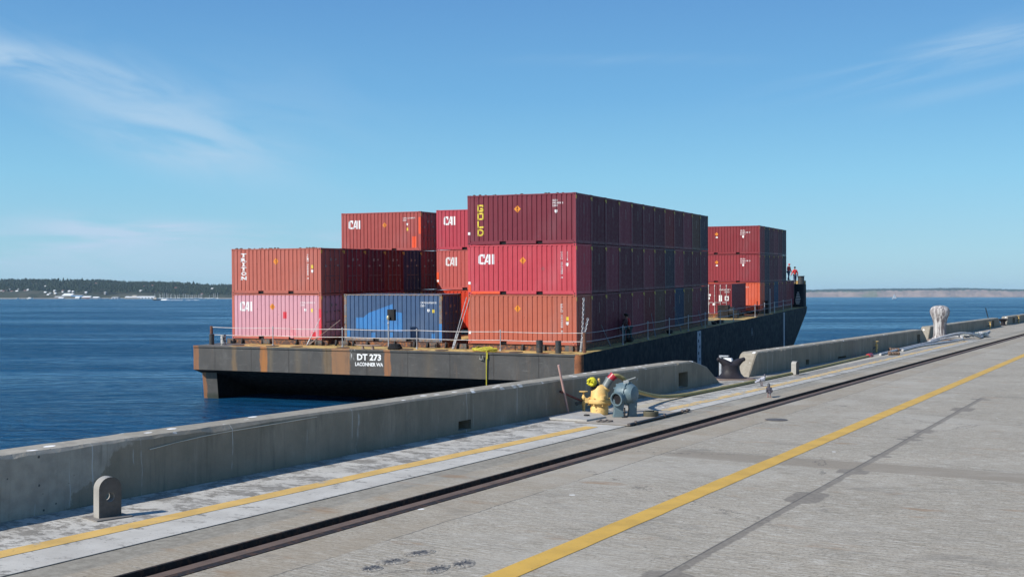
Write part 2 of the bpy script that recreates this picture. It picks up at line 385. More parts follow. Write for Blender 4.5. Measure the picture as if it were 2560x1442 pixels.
def yellow_paint(name, c, wear):
    m = MT(name, .6)
    f = m.noise(1.6, 8, .72, .5, (3, 1.2, 1))
    col = m.mix(m.rng(m.noise(2.5, 4), .3, .75), c, tuple(x * .78 for x in c))
    col = m.mix(m.rng(f, wear, wear + .05), col, (.36, .33, .27))
    col = m.mix(m.rng(m.noise(30, 4, .7), .63, .7, 0, .7), col, (.15, .12, .07))
    m.color(col); m.bump(m.noise(30, 4), .3, .005); return m.m
def strip_line(name, pts, width, z, mat):
    mb = MB(); vs = []; us = []
    P = []
    for (u0, v0), (u1, v1) in zip(pts, pts[1:]):
        k = max(1, int((u1 - u0) / .35))
        P += [(u0 + (u1 - u0) * i / k, v0 + (v1 - v0) * i / k) for i in range(k)]
    P.append(pts[-1])
    for u, v in P:
        a = width / 2 + random.uniform(-.006, .006); b = width / 2 + random.uniform(-.006, .006)
        vs += [(v - a, u, z), (v + b, u, z), (v + b, u, z - .003), (v - a, u, z - .003)]
    n = len(P)
    fs = []
    for i in range(n - 1):
        o, q = i * 4, i * 4 + 4
        fs += [(o, o + 1, q + 1, q), (o + 1, o + 2, q + 2, q + 1), (o + 3, o, q, q + 3)]
    mb.add(vs, fs)
    return struct(put(name, mb.mesh(name), mat, rot=QROT))
strip_line('yellow_line', [(-20, -8.60), (6, -8.60), (12, -8.53), (17.45, -8.37)], .235, .0125, yellow_paint('line_paint_pale', (.66, .42, .12), .60))
strip_line('yellow_line', [(20.6, -8.36), (28, -8.30), (36, -8.36), (60, -8.4)], .22, .0125, yellow_paint('line_paint_worn', (.66, .44, .16), .51))
strip_line('yellow_line', [(-20, -4.53), (330, -4.53)], .245, .0045, yellow_paint('line_paint_deep', (.60, .36, .055), .66))

# crane rail in its groove
rail_m = weathered('rail_steel', (.15, .105, .082), (.105, .075, .06), (.20, .11, .07), .7, 0, 4, .2, .4, .15)
rt = thing('crane_rail', 'long brown steel crane rail sunk in its dark groove', 'rail', Q(0, 0), QROT)
mb = MB(); mb.box((-7.01, -25, -.157), (-6.865, 330, -.012)); put('rail_head', mb.mesh('rail_head', bevel=.012), rail_m, rt)
mb = MB(); mb.box((GV0 + .002, -25, -.158), (GV0 + .035, 330, .012)); mb.box((GV1 - .085, -25, -.158), (GV1 - .002, 330, .006))
put('edge_bar', mb.mesh('edge_bar'), weathered('rail_edge_steel', (.030, .024, .022), (.02, .017, .017), (.06, .035, .025), .7, .0, 4), rt)
mb = MB(); mb.box((-7.9295, -25, .001), (-7.922, 20.2, .006))
put('steel_edging', mb.mesh('steel_edging'), weathered('edging_steel', (.12, .11, .10), (.08, .075, .07), None, .6, .2, 4), rt)

# broken pits in the slab (dark centre painted for a shaded hollow, paler chips round it)
pm_ = MT('broken_concrete', .9); r_ = pm_.math('SQRT', pm_.math('ADD', pm_.math('POWER', pm_.xyz(0), 2), pm_.math('MULTIPLY', pm_.math('POWER', pm_.xyz(1), 2), .6)))
r_ = pm_.math('ADD', r_, pm_.math('MULTIPLY', pm_.math('SUBTRACT', pm_.noise(9, 4, .6), .5), .09))
pm_.color(pm_.mix(pm_.rng(r_, .045, .085), pm_.mix(pm_.rng(pm_.noise(30, 3), .4, .6), (.07, .07, .075), (.13, .125, .12)), pm_.mix(pm_.rng(pm_.noise(40, 4), .35, .65), (.16, .14, .115), (.36, .33, .28)))); pm_.bump(pm_.noise(40, 5, .7), .8, .01); pit_m = pm_.m
for i, (u, v, r) in enumerate(((8.17, -5.55, .12), (7.80, -5.57, .13), (7.52, -5.58, .10), (8.02, -5.02, .13), (7.76, -5.10, .12))):
    mb = MB(); n = 34; rnd = random.Random(i + 11); vs = [(0, 0, .003)]
    for ring in range(1, 6):
        for k in range(n):
            t = 2 * math.pi * k / n; rr = r * ring / 5 * (1 + .38 * math.sin(2 * t + i) * .5 + rnd.uniform(-.05, .05))
            vs.append((rr * math.cos(t) * .8, rr * math.sin(t) * 1.25, .002 if ring == 5 else rnd.uniform(.001, .010)))
    fs = [(0, 1 + k, 1 + (k + 1) % n) for k in range(n)]
    for ring in range(4):
        for k in range(n):
            a, b = 1 + ring * n + k, 1 + ring * n + (k + 1) % n; fs.append((a, a + n, b + n, b))
    mb.add(vs, fs); o = put('pothole', mb.mesh('pothole'), pit_m, loc=Q(u, v), rot=QROT); struct(o)

# ------------------------------------------------------------------ parapet walls
def wall_material():
    m = MT('parapet_concrete', .88)
    x, y, z = m.xyz(0), m.xyz(1), m.xyz(2)
    col = m.mix(m.rng(m.noise(.8, 6, .65), .3, .7), (.27, .225, .165), (.185, .158, .115))
    col = m.mix(m.rng(m.noise(3.5, 6, .7, 0, (1, 1, .35)), .45, .8, 0, .7), col, (.34, .29, .22))
    # pale repaired length at the near end, ragged boundary
    bd = m.math('ADD', m.math('ADD', y, m.math('MULTIPLY', m.math('SUBTRACT', m.noise(2.4, 6, .65), .5), 1.3)), m.math('MULTIPLY', z, -1.25))
    rep = m.rng(bd, 7.98, 8.05, 1, 0)
    col = m.mix(m.math('MULTIPLY', rep, .85), col, m.mix(m.rng(m.noise(7, 5), .3, .75), (.42, .37, .30), (.30, .265, .22)))
    pits = m.rng(m.math('ADD', m.voro(9), m.math('MULTIPLY', m.noise(20, 3), .2)), .19, .22, 1, 0)
    col = m.mix(m.math('MULTIPLY', m.math('MULTIPLY', pits, rep), m.rng(m.noise(2.5, 3), .48, .56)), col, (.07, .068, .065))
    # white runs of dropping down the face at intervals
    face = m.rng(x, -9.90, -9.84)
    for per, off, w, lo in ((2.35, .45, .011, .42), (1.37, .9, .007, .48), (3.1, 2.0, .020, .52), (.83, .4, .005, .54)):
        wob = m.math('MULTIPLY', m.math('SUBTRACT', m.noise(1.2, 2, .5, 0, (0, .2, 1.4)), .5), .12)
        ln = m.math('ABSOLUTE', m.math('SUBTRACT', m.math('FLOORED_MODULO', m.math('ADD', m.math('ADD', y, wob), m.math('MULTIPLY', m.noise(.35, 2, .5, 0, (0, 1, 0), (0, off, 0)), 3.0)), per), off))
        ln = m.rng(ln, w * .4, w, 1, 0)
        ln = m.math('MULTIPLY', ln, m.rng(m.noise(1.0, 3, .6, 0, (0, 1.6, 1.7), (0, off * 7, 0)), lo, lo + .12))
        col = m.mix(m.math('MULTIPLY', m.math('MULTIPLY', ln, face), .62), col, (.55, .56, .55))
    col = m.mix(m.math('MULTIPLY', face, m.rng(m.noise(1, 6, .75, .3, (1, 7, .5)), .50, .72, 0, .5)), col, (.11, .095, .07))
    col = m.mix(m.math('MULTIPLY', face, m.rng(m.noise(1, 5, .7, .3, (1, 4.5, .35), (5, 5, 5)), .56, .76, 0, .35)), col, (.40, .36, .30))
    # top: lighter, droppings
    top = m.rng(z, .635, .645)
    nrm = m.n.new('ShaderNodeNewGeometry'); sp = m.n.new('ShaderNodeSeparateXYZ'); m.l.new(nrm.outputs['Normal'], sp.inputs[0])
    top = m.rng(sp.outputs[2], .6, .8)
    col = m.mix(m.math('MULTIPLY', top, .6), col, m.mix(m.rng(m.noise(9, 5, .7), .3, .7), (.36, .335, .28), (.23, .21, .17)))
    d = m.math('ADD', m.voro(2.6, (1.6, 1, 1)), m.math('MULTIPLY', m.noise(14, 4, .7), .22))
    dm = m.math('MULTIPLY', m.rng(d, .29, .32, 1, 0), m.rng(m.noise(.9, 2), .40, .48))
    col = m.mix(m.math('MULTIPLY', dm, top), col, (.88, .87, .84))
    col = m.mix(m.rng(m.noise(1.1, 5, .6, 0, (1, 1, 1), (8, 8, 8)), .62, .75, 0, .5), col, (.13, .12, .10))
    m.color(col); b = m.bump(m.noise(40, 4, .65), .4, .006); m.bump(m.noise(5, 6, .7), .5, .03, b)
    return m.m
wall_m = wall_material()
dark_m = weathered('hollow_dark', (.03, .03, .03), (.015, .015, .015))
def parapet(u0, u1, c0, c1, holes, label, v0=-9.82, h=.65):
    """a wall from u0 to u1; c0/c1 = length of the sloped ends; holes = (ua, ub, z0, z1, depth) openings in the quay-side face"""
    t = thing('parapet_wall', label, 'wall', Q(u0, v0), QROT, 'concrete parapet walls along the quay edge')
    L = u1 - u0; F, Bk = 0.0, -.46
    rnd = random.Random(int(u0 * 10) + 5)
    cuts = {0.0, L}
    for a, b, *_ in holes: cuts |= {a - u0, b - u0}
    s = 0
    while s < L:
        cuts.add(round(s, 4)); s += rnd.uniform(.10, .22) if s < 32 else 1.0
    cuts = sorted(c for c in cuts if 0 <= c <= L)
    cuts = [c for i, c in enumerate(cuts) if i == 0 or c - cuts[i - 1] > 1e-4]
    def H(s):
        e = h
        if c0 and s < c0: e = max(.002, h * s / c0)
        if c1 and s > L - c1: e = max(.002, h * (L - s) / c1)
        return e
    ring = []
    for s in cuts:
        e = H(s); c = min(.035, e * .3) * (1 + rnd.uniform(-.2, .2)) ; j = rnd.uniform(-.010, .010) if e > .2 else 0
        if rnd.random() < .08 and e > .3: c += .03
        ring.append([(F, 0), (F + j * .3, e - c + j), (F - c + j * .4, e + j * .3), (Bk + .03, e - j * .3), (Bk, e - .03), (Bk, 0)])
    mb = MB()
    for k, (s0, s1) in enumerate(zip(cuts, cuts[1:])):
        mid = (s0 + s1) / 2 + u0; hole = next((x for x in holes if x[0] <= mid <= x[1]), None)
        A, B_ = ring[k], ring[k + 1]
        if hole:
            z0, z1, dp = hole[2:5]
            def notch(p):
                return [p[0], (F, z0), (F - dp, z0), (F - dp, z1), (F, z1)] + p[1:]
            A, B_ = notch(A), notch(B_)
            # cheeks of the opening
            for s, e in ((s0, abs(mid - (hole[0] + (s1 - s0) / 2)) < 1e-3 or abs(s0 + u0 - hole[0]) < 2e-3), (s1, abs(s1 + u0 - hole[1]) < 2e-3)):
                if e: mb.add([(F, s, z0), (F - dp, s, z0), (F - dp, s, z1), (F, s, z1)], [(0, 1, 2, 3)])
        n = len(A)
        mb.add([(p[0], s0, p[1]) for p in A] + [(p[0], s1, p[1]) for p in B_],
               [(i, (i + 1) % n, n + (i + 1) % n, n + i) for i in range(n)])
    for k in (0, -1): mb.add([(p[0], cuts[k], p[1]) for p in ring[k]], [tuple(range(6))])
    me = mb.mesh('wall_body')
    # material reads quay coordinates, so shift the vertices and keep the origin at the quay's
    for v in me.vertices: v.co.x += -9.82; v.co.y += u0
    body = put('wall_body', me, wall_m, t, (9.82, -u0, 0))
    return t
parapet(-22, 28.0, 0, 1.25, [(15.55, 15.93, .05, .20, .3), (25.15, 25.75, .06, .42, .30)], 'long concrete parapet wall nearest the camera, pale patched end')
parapet(30.35, 57.8, .72, 1.5, [(36.1, 36.5, .04, .2, .3), (40.2, 41.4, .03, .1, .3), (55.0, 55.75, .06, .45, .3)], 'concrete parapet wall between the black bollard and the tall mooring post')
parapet(61.3, 91.8, .8, 1.7, [(86.5, 87.6, .05, .5, .3)], 'concrete parapet wall just beyond the tall mooring post', -10.42)
parapet(95.0, 160, 1.2, 0, [(99.2, 100.8, .05, .5, .3)], 'farthest concrete parapet wall, cut by the photo edge', -10.42)

# ------------------------------------------------------------------ markings on containers
CP, SL, DEPTH = .272, .030, .036      # corrugation pitch, slope width, depth
CL, CW, CH = 6.058, 2.438, 2.591
def corr_points(half, pitch=CP, slope=SL, depth=DEPTH, frac=.68):
    pts = [(-half, 0.0)]; n = int(2 * half / pitch); x = -half + (2 * half - n * pitch) / 2
    for i in range(n):
        w = pitch * frac; pts += [(x + w, 0), (x + w + slope, depth), (x + pitch - slope, depth), (x + pitch, 0)]; x += pitch
    pts.append((half, 0.0)); return pts
SIDE = corr_points(2.87)
def prof_y(x):
    for (a, ya), (b, yb) in zip(SIDE, SIDE[1:]):
        if a <= x <= b: return ya + (yb - ya) * ((x - a) / (b - a) if b > a else 0)
    return 0
SIDE_Y = -1.203
def drape(polys, name, off=.004):
    """flat polygons (x,z) laid on to the corrugated long side facing -y"""
    bm = bmesh.new()
    for poly in polys:
        try: bm.faces.new([bm.verts.new((p[0], 0, p[1])) for p in poly])
        except ValueError: pass
    bmesh.ops.triangulate(bm, faces=bm.faces)
    x0 = min(v.co.x for v in bm.verts); x1 = max(v.co.x for v in bm.verts)
    for x, _ in SIDE:
        if x0 < x < x1:
            bmesh.ops.bisect_plane(bm, geom=bm.verts[:] + bm.edges[:] + bm.faces[:], plane_co=(x, 0, 0), plane_no=(1, 0, 0))
    for v in bm.verts: v.co.y = SIDE_Y + prof_y(v.co.x) - off
    for f in bm.faces:
        f.normal_update()
        if f.normal.y > 0: f.normal_flip()
    me = bpy.data.meshes.new(name); bm.to_mesh(me); bm.free(); return me
_tc = {}
def text_polys(txt, bold=0.0):
    key = (txt, bold)
    if key in _tc: return _tc[key]
    cu = bpy.data.curves.new('t', 'FONT'); cu.body = txt; cu.size = 1; cu.offset = bold; cu.resolution_u = 2; cu.fill_mode = 'FRONT'
    ob = bpy.data.objects.new('t', cu); S.collection.objects.link(ob)
    dg = bpy.context.evaluated_depsgraph_get(); dg.update()
    me = bpy.data.meshes.new_from_object(ob.evaluated_get(dg))
    ps = [[(me.vertices[i].co.x, me.vertices[i].co.y) for i in p.vertices] for p in me.polygons]
    bpy.data.objects.remove(ob); bpy.data.curves.remove(cu); bpy.data.meshes.remove(me)
    xs = [p[0] for q in ps for p in q]; ys = [p[1] for q in ps for p in q]
    x0, x1, y0, y1 = min(xs), max(xs), min(ys), max(ys)
    ps = [[((x - x0) / (x1 - x0), (y - y0) / (y1 - y0)) for x, y in q] for q in ps]
    _tc[key] = ps; return ps
def fit(ps, x, z, w, h): return [[(x + a * w, z + b * h) for a, b in q] for q in ps]
def stroke(path, t):
    """thick polyline as quads (square ends)"""
    out = []
    for (x0, y0), (x1, y1) in zip(path, path[1:]):
        d = math.hypot(x1 - x0, y1 - y0); ux, uy = (x1 - x0) / d, (y1 - y0) / d; nx, ny = -uy * t / 2, ux * t / 2
        ex, ey = ux * t / 2, uy * t / 2
        out.append([(x0 - ex + nx, y0 - ey + ny), (x0 - ex - nx, y0 - ey - ny), (x1 + ex - nx, y1 + ey - ny), (x1 + ex + nx, y1 + ey + ny)])
    return out
def gold(x, z, w, h, gap):
    """the yellow word stacked downwards in square outlined capitals; x,z = top left"""
    t = w * .22; o = []
    G = [(1, .86), (1, 1), (.0, 1), (0, 0), (1, 0), (1, .40), (.6, .40)]; O = [(0, .0), (0, 1), (1, 1), (1, 0), (0, 0)]
    L_ = [(0, 1), (0, 0), (1, 0)]; D = [(0, 0), (0, 1), (.6, 1), (1, .72), (1, .28), (.6, 0), (0, 0)]
    for k, g in enumerate((G, O, L_, D)):
        zz = z - k * (h + gap) - h
        o += stroke([(x + t / 2 + a * (w - t), zz + t / 2 + b * (h - t)) for a, b in g], t)
    return o
def rect(x, z, w, h): return [[(x, z), (x + w, z), (x + w, z + h), (x, z + h)]]
def triton(x, z, w, h, gap):
    """the white word stacked downwards in bold serifed capitals"""
    o = []
    for k, c in enumerate('TRITON'):
        zz = z - k * (h + gap) - h
        if c == 'I': o += rect(x + w * .38, zz, w * .24, h) + rect(x + w * .22, zz, w * .56, h * .16) + rect(x + w * .22, zz + h * .84, w * .56, h * .16)
        else:
            o += fit(text_polys(c, .045), x + w * .04, zz, w * .92, h)
            if c in 'TRN': o += rect(x + (w * .3 if c == 'T' else -w * .02), zz, w * (.4 if c == 'T' else .36), h * .14)
            if c == 'R': o += rect(x + w * .68, zz, w * .34, h * .14)
    return o
def cai(x, z, w, h):
    """the three slanted capitals of the white lessor mark; x,z = lower left"""
    P = lambda *p: [(x + a * w, z + b * h) for a, b in p]
    return [P((.0, .12), (.10, 0), (.10, 1.0), (.0, .80)), P((.115, 0), (.155, 0), (.155, 1), (.115, 1)), P((.17, .80), (.40, .80), (.40, 1.0), (.17, 1)),
            P((.30, .62), (.40, .62), (.40, .80), (.30, .80)), P((.17, 0), (.30, 0), (.36, .20), (.17, .20)),
            P((.33, 0), (.42, 0), (.66, 1.0), (.57, 1.0)), P((.435, 0), (.455, 0), (.695, 1), (.675, 1)), P((.64, 0), (.77, 0), (.77, 1.0), (.64, .92)), P((.50, .20), (.64, .20), (.64, .36), (.54, .36)), P((.87, 0), (1.0, 0), (1.0, 1), (.87, 1))]
def diamond(x, z, r, n=4): return [[(x - r, z), (x, z - r), (x + r, z), (x, z + r)]]
def shield(x, z, w, h): return [[(x, z + h), (x, z + h * .4), (x + w * .5, z), (x + w, z + h * .4), (x + w, z + h)]]
def codes(x, z, w, h, lines):
    o = []
    for i, l in enumerate(lines): o += fit(text_polys(l, .01), x, z - i * h * 1.5, w * min(1, len(l) / max(len(q) for q in lines)), h)
    return o
def vcodes(x, z, w, h, txt):
    """characters stacked one under the other; x,z = top left"""
    o = []; n = len(txt); s = h / n
    for i, c in enumerate(txt):
        if c != ' ': o += fit(text_polys(c, .015), x, z - (i + .85) * s, w, s * .78)
    return o

M_white = weathered('decal_white', (.80, .80, .79), (.66, .65, .64), None, .5)
M_white2 = weathered('decal_offwhite', (.62, .60, .58), (.45, .42, .4), None, .5)
M_yellow = weathered('decal_yellow', (.80, .62, .05), (.62, .47, .05), None, .5)
M_orange = weathered('placard_orange', (.78, .27, .012), (.62, .20, .01), None, .5)
M_ink = weathered('placard_ink', (.12, .05, .02), None, None, .5)
M_touch_red = weathered('touch_up_red', (.62, .035, .055), (.5, .03, .05), None, .45)
M_touch_orange = weathered('touch_up_orange', (.80, .085, .02), (.66, .07, .02), None, .45)
M_touch_blue = weathered('touch_up_blue', (.032, .17, .42), (.04, .15, .36), None, .45)
M_smudge = weathered('faded_stain', (.27, .10, .11), (.33, .06, .07), None, .6)
M_black = weathered('black_steel', (.014, .014, .016), (.03, .028, .028), None, .55)
M_tarp = weathered('corner_rust', (.16, .10, .07), (.10, .055, .035), (.30, .2, .13), .7, 0, 6)

# ------------------------------------------------------------------ container meshes (shared by every container)
def frame_mesh():
    mb = MB(); hx, hy = CL / 2, CW / 2; p = .15
    for sx in (-1, 1):
        for sy in (-1, 1):
            X0, X1 = sorted((sx * hx, sx * (hx - p))); Y0, Y1 = sorted((sy * hy, sy * (hy - .12)))
            mb.box((X0, Y0, .118), (X1, Y1, CH - .118))
            X0, X1 = sorted((sx * (hx + .004), sx * (hx - .178))); Y0, Y1 = sorted((sy * (hy + .004), sy * (hy - .162)))
            for z in (0, CH - .118): mb.box((X0, Y0, z), (X1, Y1, z + .118))
    for sy in (-1, 1):
        Y0, Y1 = sorted((sy * (hy - .003), sy * (hy - .06)))
        mb.box((-hx + .178, Y0, CH - .075), (hx - .178, Y1, CH - .012))
        f1, f2, w = -1.02, 1.02, .36
        for a, b in ((-hx + .178, f1 - w / 2), (f1 + w / 2, f2 - w / 2), (f2 + w / 2, hx - .178)): mb.box((a, Y0, .02), (b, Y1, .165))
        mb.box((-hx + .178, Y0, .1655), (hx - .178, Y1, .185))
    for sx in (-1, 1):
        X0, X1 = sorted((sx * (hx - .003), sx * (hx - .06)))
        mb.box((X0, -hy + .162, .02), (X1, hy - .162, .165)); mb.box((X0, -hy + .162, CH - .11), (X1, hy - .162, CH - .012))
    mb.box((-hx + .2, -hy + .1, .10), (hx - .2, hy - .1, .15))
    for sx in (-1, 1):
        for z in (.055, CH - .063):
            for sy in (-1, 1):
                mb.cyl((sx * (hx - .085), sy * (hy - .02), z), (sx * (hx - .085), sy * (hy + .006), z), .036, n=8, mi=1)
                mb.cyl((sx * (hx - .02), sy * (hy - .085), z), (sx * (hx + .006), sy * (hy - .085), z), .033, n=8, mi=1)
    for x in (-1.02, 1.02):
        for sy in (-1, 1): mb.box((x - .18, sy * (hy - .12) - .02, .02), (x + .18, sy * (hy - .12) + .02, .165), 1)  # black discs and blocks paint the dark of casting holes and fork pockets
    return mb.mesh('frame')
def side_mesh(): 
    mb = MB(); vs = []; fs = []
    for i, (x, y) in enumerate(SIDE): vs += [(x, y, .185), (x, y, CH - .075)]
    fs = [(2 * i, 2 * i + 2, 2 * i + 3, 2 * i + 1) for i in range(len(SIDE) - 1)]
    vs = [(x, y, z) for x, y, z in vs]; mb.add(vs, fs); return mb.mesh('side_panel', fix=False)
def end_mesh(half, pitch):
    pts = corr_points(half, pitch, .03, .042, .55); mb = MB(); vs = []
    for x, y in pts: vs += [(x, y, .165), (x, y, CH - .11)]
    mb.add(vs, [(2 * i, 2 * i + 2, 2 * i + 3, 2 * i + 1) for i in range(len(pts) - 1)]); return mb.mesh('end_panel', fix=False)
def roof_mesh():
    mb = MB(); vs = []; hx = CL / 2 - .1; n = 44
    pts = []
    for i in range(n + 1): pts.append((-hx + 2 * hx * i / n, CH - .03 + (.012 if i % 4 in (1, 2) else -.008)))
    for x, z in pts: vs += [(x, -1.17, z), (x, 1.17, z)]
    mb.add(vs, [(2 * i, 2 * i + 2, 2 * i + 3, 2 * i + 1) for i in range(n)]); return mb.mesh('roof_panel', fix=False)
def door_mesh():
    """one leaf, hinged at local x=0, leaf towards +x, facing -y"""
    mb = MB(); w = 1.055
    mb.box((.005, 0, .17), (w, .045, CH - .115))
    for z in (.62, 1.08, 1.54, 2.0): mb.box((.08, -.012, z), (w - .08, -.001, z + .07))
    mb.box((.02, -.016, .18), (.075, -.002, CH - .13)); mb.box((w - .07, -.016, .18), (w - .01, -.002, CH - .13))
    return mb.mesh('door')
def bar_mesh():
    mb = MB(); mb.cyl((0, -.05, .03), (0, -.05, CH - .05), .019, n=7)
    for z in (.12, .75, 1.55, 2.4): mb.box((-.045, -.07, z), (.045, -.013, z + .05))
    mb.box((-.01, -.085, .98), (.36, -.065, 1.02)); return mb.mesh('locking_bar')
ME = dict(frame=frame_mesh(), side=side_mesh(), end=end_mesh(1.07, .235), roof=roof_mesh(), door=door_mesh(), bar=bar_mesh())
mb = MB(); mb.box((3.028, -1.215, 2.28), (3.040, -1.09, 2.47)); ME['tape'] = mb.mesh('warning_tape'); mb = MB(); mb.box((3.028, 1.10, 2.36), (3.040, 1.215, 2.47)); ME['tape2'] = mb.mesh('warning_tape')
mb = MB()
for k in range(7): mb.box((3.036, -.02, 1.55 + k * .085), (3.042, .02, 1.605 + k * .085))
mb.box((3.034, -.012, 1.55), (3.0355, .012, 2.12)); ME['strip'] = mb.mesh('number_lettering')
mb = MB(); mb.box((3.058, -.85, 1.5), (3.068, -.62, 1.62)); mb.box((3.058, -.30, 1.86), (3.068, -.1, 2.02)); mb.box((3.058, .22, 1.9), (3.068, .40, 2.0)); mb.box((3.058, .45, 1.55), (3.068, .62, 1.66)); mb.box((3.058, .72, .6), (3.068, .80, .75))
ME['doortext'] = mb.mesh('door_lettering')

def container(x1, y0, tier, color, label, frame_c=None, ends='plain', group='containers stacked on the barge', z0=0.0, rotz=0, parts=True):
    """x1 = starboard end (barge frame), y0 = stern-facing face, tier counts from 0"""
    loc = BM @ Vector((x1 - CL / 2, y0 + CW / 2, z0 + tier * (CH + .012)))
    e = Euler(BROT); 
    if rotz: e = (Euler(BROT).to_matrix() @ Matrix.Rotation(R(rotz), 3, 'Z')).to_euler()
    t = thing('shipping_container', label, 'container', loc, tuple(e), group)
    fc = frame_c or color
    put('frame', ME['frame'], [fc, M_black], t)
    put('side_panel', ME['side'], color, t, (0, SIDE_Y, 0)); put('side_panel', ME['side'], color, t, (0, -SIDE_Y, 0), (0, 0, math.pi))
    put('roof_panel', ME['roof'], color, t)
    hx = CL / 2
    if ends == 'plain':
        put('end_panel', ME['end'], color, t, (hx - .012, 0, 0), (0, 0, math.pi / 2))
        put('warning_tape', ME['tape'], M_dimyellow, t); put('warning_tape', ME['tape2'], M_dimyellow, t); put('number_lettering', ME['strip'], M_dimlabel, t)
        sgn = -1
    else:
        put('end_panel', ME['end'], color, t, (-hx + .012, 0, 0), (0, 0, -math.pi / 2)); sgn = 1
    # doors on the other end
    for s in (-1, 1):
        d = put('door', ME['door'], color, t, (sgn * (hx - .04), s * sgn * -1.065 * 1.0, 0), (0, 0, sgn * math.pi / 2 + (0 if s == 1 else 0)))
        if s == -1: d.scale = (-1, 1, 1)
        if ends == 'doors':
            for q in (.30, .82): put('locking_bar', ME['bar'], M_bar, d, (q, 0, 0))
    if ends == 'doors': put('door_lettering', ME['doortext'], M_dimlabel, t); put('warning_tape', ME['tape'], M_dimyellow, t); put('warning_tape', ME['tape2'], M_dimyellow, t)
    return t
M_dimyellow = weathered('tape_yellow', (.60, .42, .05), (.30, .2, .04), None, .6, 0, 12)
M_dimlabel = weathered('label_dull', (.34, .30, .26), (.18, .13, .11), None, .6, 0, 12)
M_bar = weathered('bar_steel', (.20, .15, .15), (.12, .08, .08), None, .5, .3)
P = {k: paint('paint_' + k, c, *a) for k, (c, *a) in {
    'maroon': ((.195, .034, .050),), 'crimson': ((.54, .068, .088),), 'brick': ((.39, .105, .066),), 'terracotta': ((.40, .115, .085),),
    'pink': ((.60, .30, .345), .1), 'steel_blue': ((.058, .105, .20), .15), 'salmon': ((.39, .085, .075),), 'raspberry': ((.42, .055, .078),),
    'vermilion': ((.55, .05, .022),), 'orange': ((.66, .115, .055),), 'shaded_red': ((.125, .020, .034),), 'dark_red': ((.17, .022, .026),),  # darkest red and slate carry the shade of the starboard ends in their colour
    'slate': ((.050, .028, .045),), 'navy': ((.020, .035, .085),), 'teal': ((.012, .035, .085),), 'brown': ((.13, .055, .038),), 'wine': ((.22, .034, .042),)}.items()}
SX = 20                                 # markings are given in photo-like pixels of each face and turned into metres on the panel
def face(l, r, t, b):
    """a converter: position on a container face whose frame spans l..r, t..b, into panel metres"""
    return (lambda x: -CL / 2 + CL * (x - l) / (r - l)), (lambda y: CH * (b - y) / (b - t)), CL / (r - l), CH / (b - t)
def decal(t, name, polys, mat, off=.004): return put(name, drape(polys, name, off), mat, t)
def placard(t, x, z, r=.19):
    d = decal(t, 'placard', diamond(x, z, r), M_orange, .005)
    decal_in = put('placard_symbol', drape(rect(x - r * .34, z - r * .05, r * .68, r * .12) + rect(x - r * .07, z + r * .12, r * .14, r * .38) + diamond(x - r * .0, z - r * .5, r * .16), 'placard_symbol', .008), M_ink, d)

# --- starboard block: 12 rows x 3 tiers
PITCH = 2.456
rowcol = {2: ['maroon', 'shaded_red', 'shaded_red', 'maroon', 'shaded_red', 'shaded_red', 'shaded_red', 'dark_red', 'shaded_red', 'maroon', 'brown', 'slate'],
          1: ['crimson', 'shaded_red', 'maroon', 'shaded_red', 'shaded_red', 'maroon', 'shaded_red', 'slate', 'maroon', 'shaded_red', 'shaded_red', 'shaded_red'],
          0: ['brick', 'shaded_red', 'shaded_red', 'shaded_red', 'maroon', 'dark_red', 'brown', 'shaded_red', 'teal', 'brown', 'maroon', 'shaded_red']}
ordn = ['first', 'second', 'third', 'fourth', 'fifth', 'sixth', 'seventh', 'eighth', 'ninth', 'tenth', 'eleventh', 'twelfth']
words = {'maroon': 'maroon', 'shaded_red': 'shade-darkened red', 'wine': 'wine red', 'slate': 'shade-darkened slate', 'dark_red': 'dark red', 'brown': 'dark brown', 'teal': 'dark blue', 'navy': 'navy',
         'orange': 'bright orange', 'brick': 'brick red', 'vermilion': 'bright vermilion'}
tw = {0: 'bottom', 1: 'middle', 2: 'top'}
front = {}
for tier in (0, 1, 2):
    for k in range(12):
        c = rowcol[tier][k]
        if k == 0: lab = {2: 'maroon container with yellow GOLD lettering, top of the nearest stack', 1: 'crimson container with white CAI under the GOLD one', 0: 'brick red container with orange placard, bottom of the nearest stack'}[tier]
        else: lab = f'{words[c]} container end in shade, {ordn[k]} from the stern, {tw[tier]} tier of the long block'
        t = container(0, k * PITCH, tier, P[c], lab, None, 'plain', 'containers in the long starboard block')
        if k == 0: front[tier] = t
# GOLD
t = front[2]; X, Z, sx, sz = face(1168, 1441, 481, 611)
decal(t, 'lettering', gold(X(1193.5), Z(506), 16 * sx, 18.3 * sz, 3.0 * sz), M_yellow)
placard(t, X(1296), Z(519.5))
decal(t, 'serial_number', codes(X(1383), Z(502), 27 * sx, 4.6 * sz, ['GLDU', '392503 0', '2201']), M_white)
decal(t, 'emblem', shield(X(1389), Z(533), 6 * sx, 9 * sz), M_white)
# CAI crimson
t = front[1]; X, Z, sx, sz = face(1170, 1441, 611, 738)
decal(t, 'lettering', cai(X(1197), Z(661), 40 * sx, 26 * sz), M_white)
placard(t, X(1310), Z(652)); decal(t, 'old_placard', diamond(X(1360), Z(673), .12), M_smudge)
decal(t, 'serial_number', vcodes(X(1403.5), Z(630), 4.5 * sx, 68 * sz, 'CAXU 279480 3'), M_white)
decal(t, 'emblem', shield(X(1416), Z(668), 6 * sx, 9 * sz), M_white); decal(t, 'size_code', vcodes(X(1418), Z(630), 2.2 * sx, 24 * sz, '22G1'), M_white2)
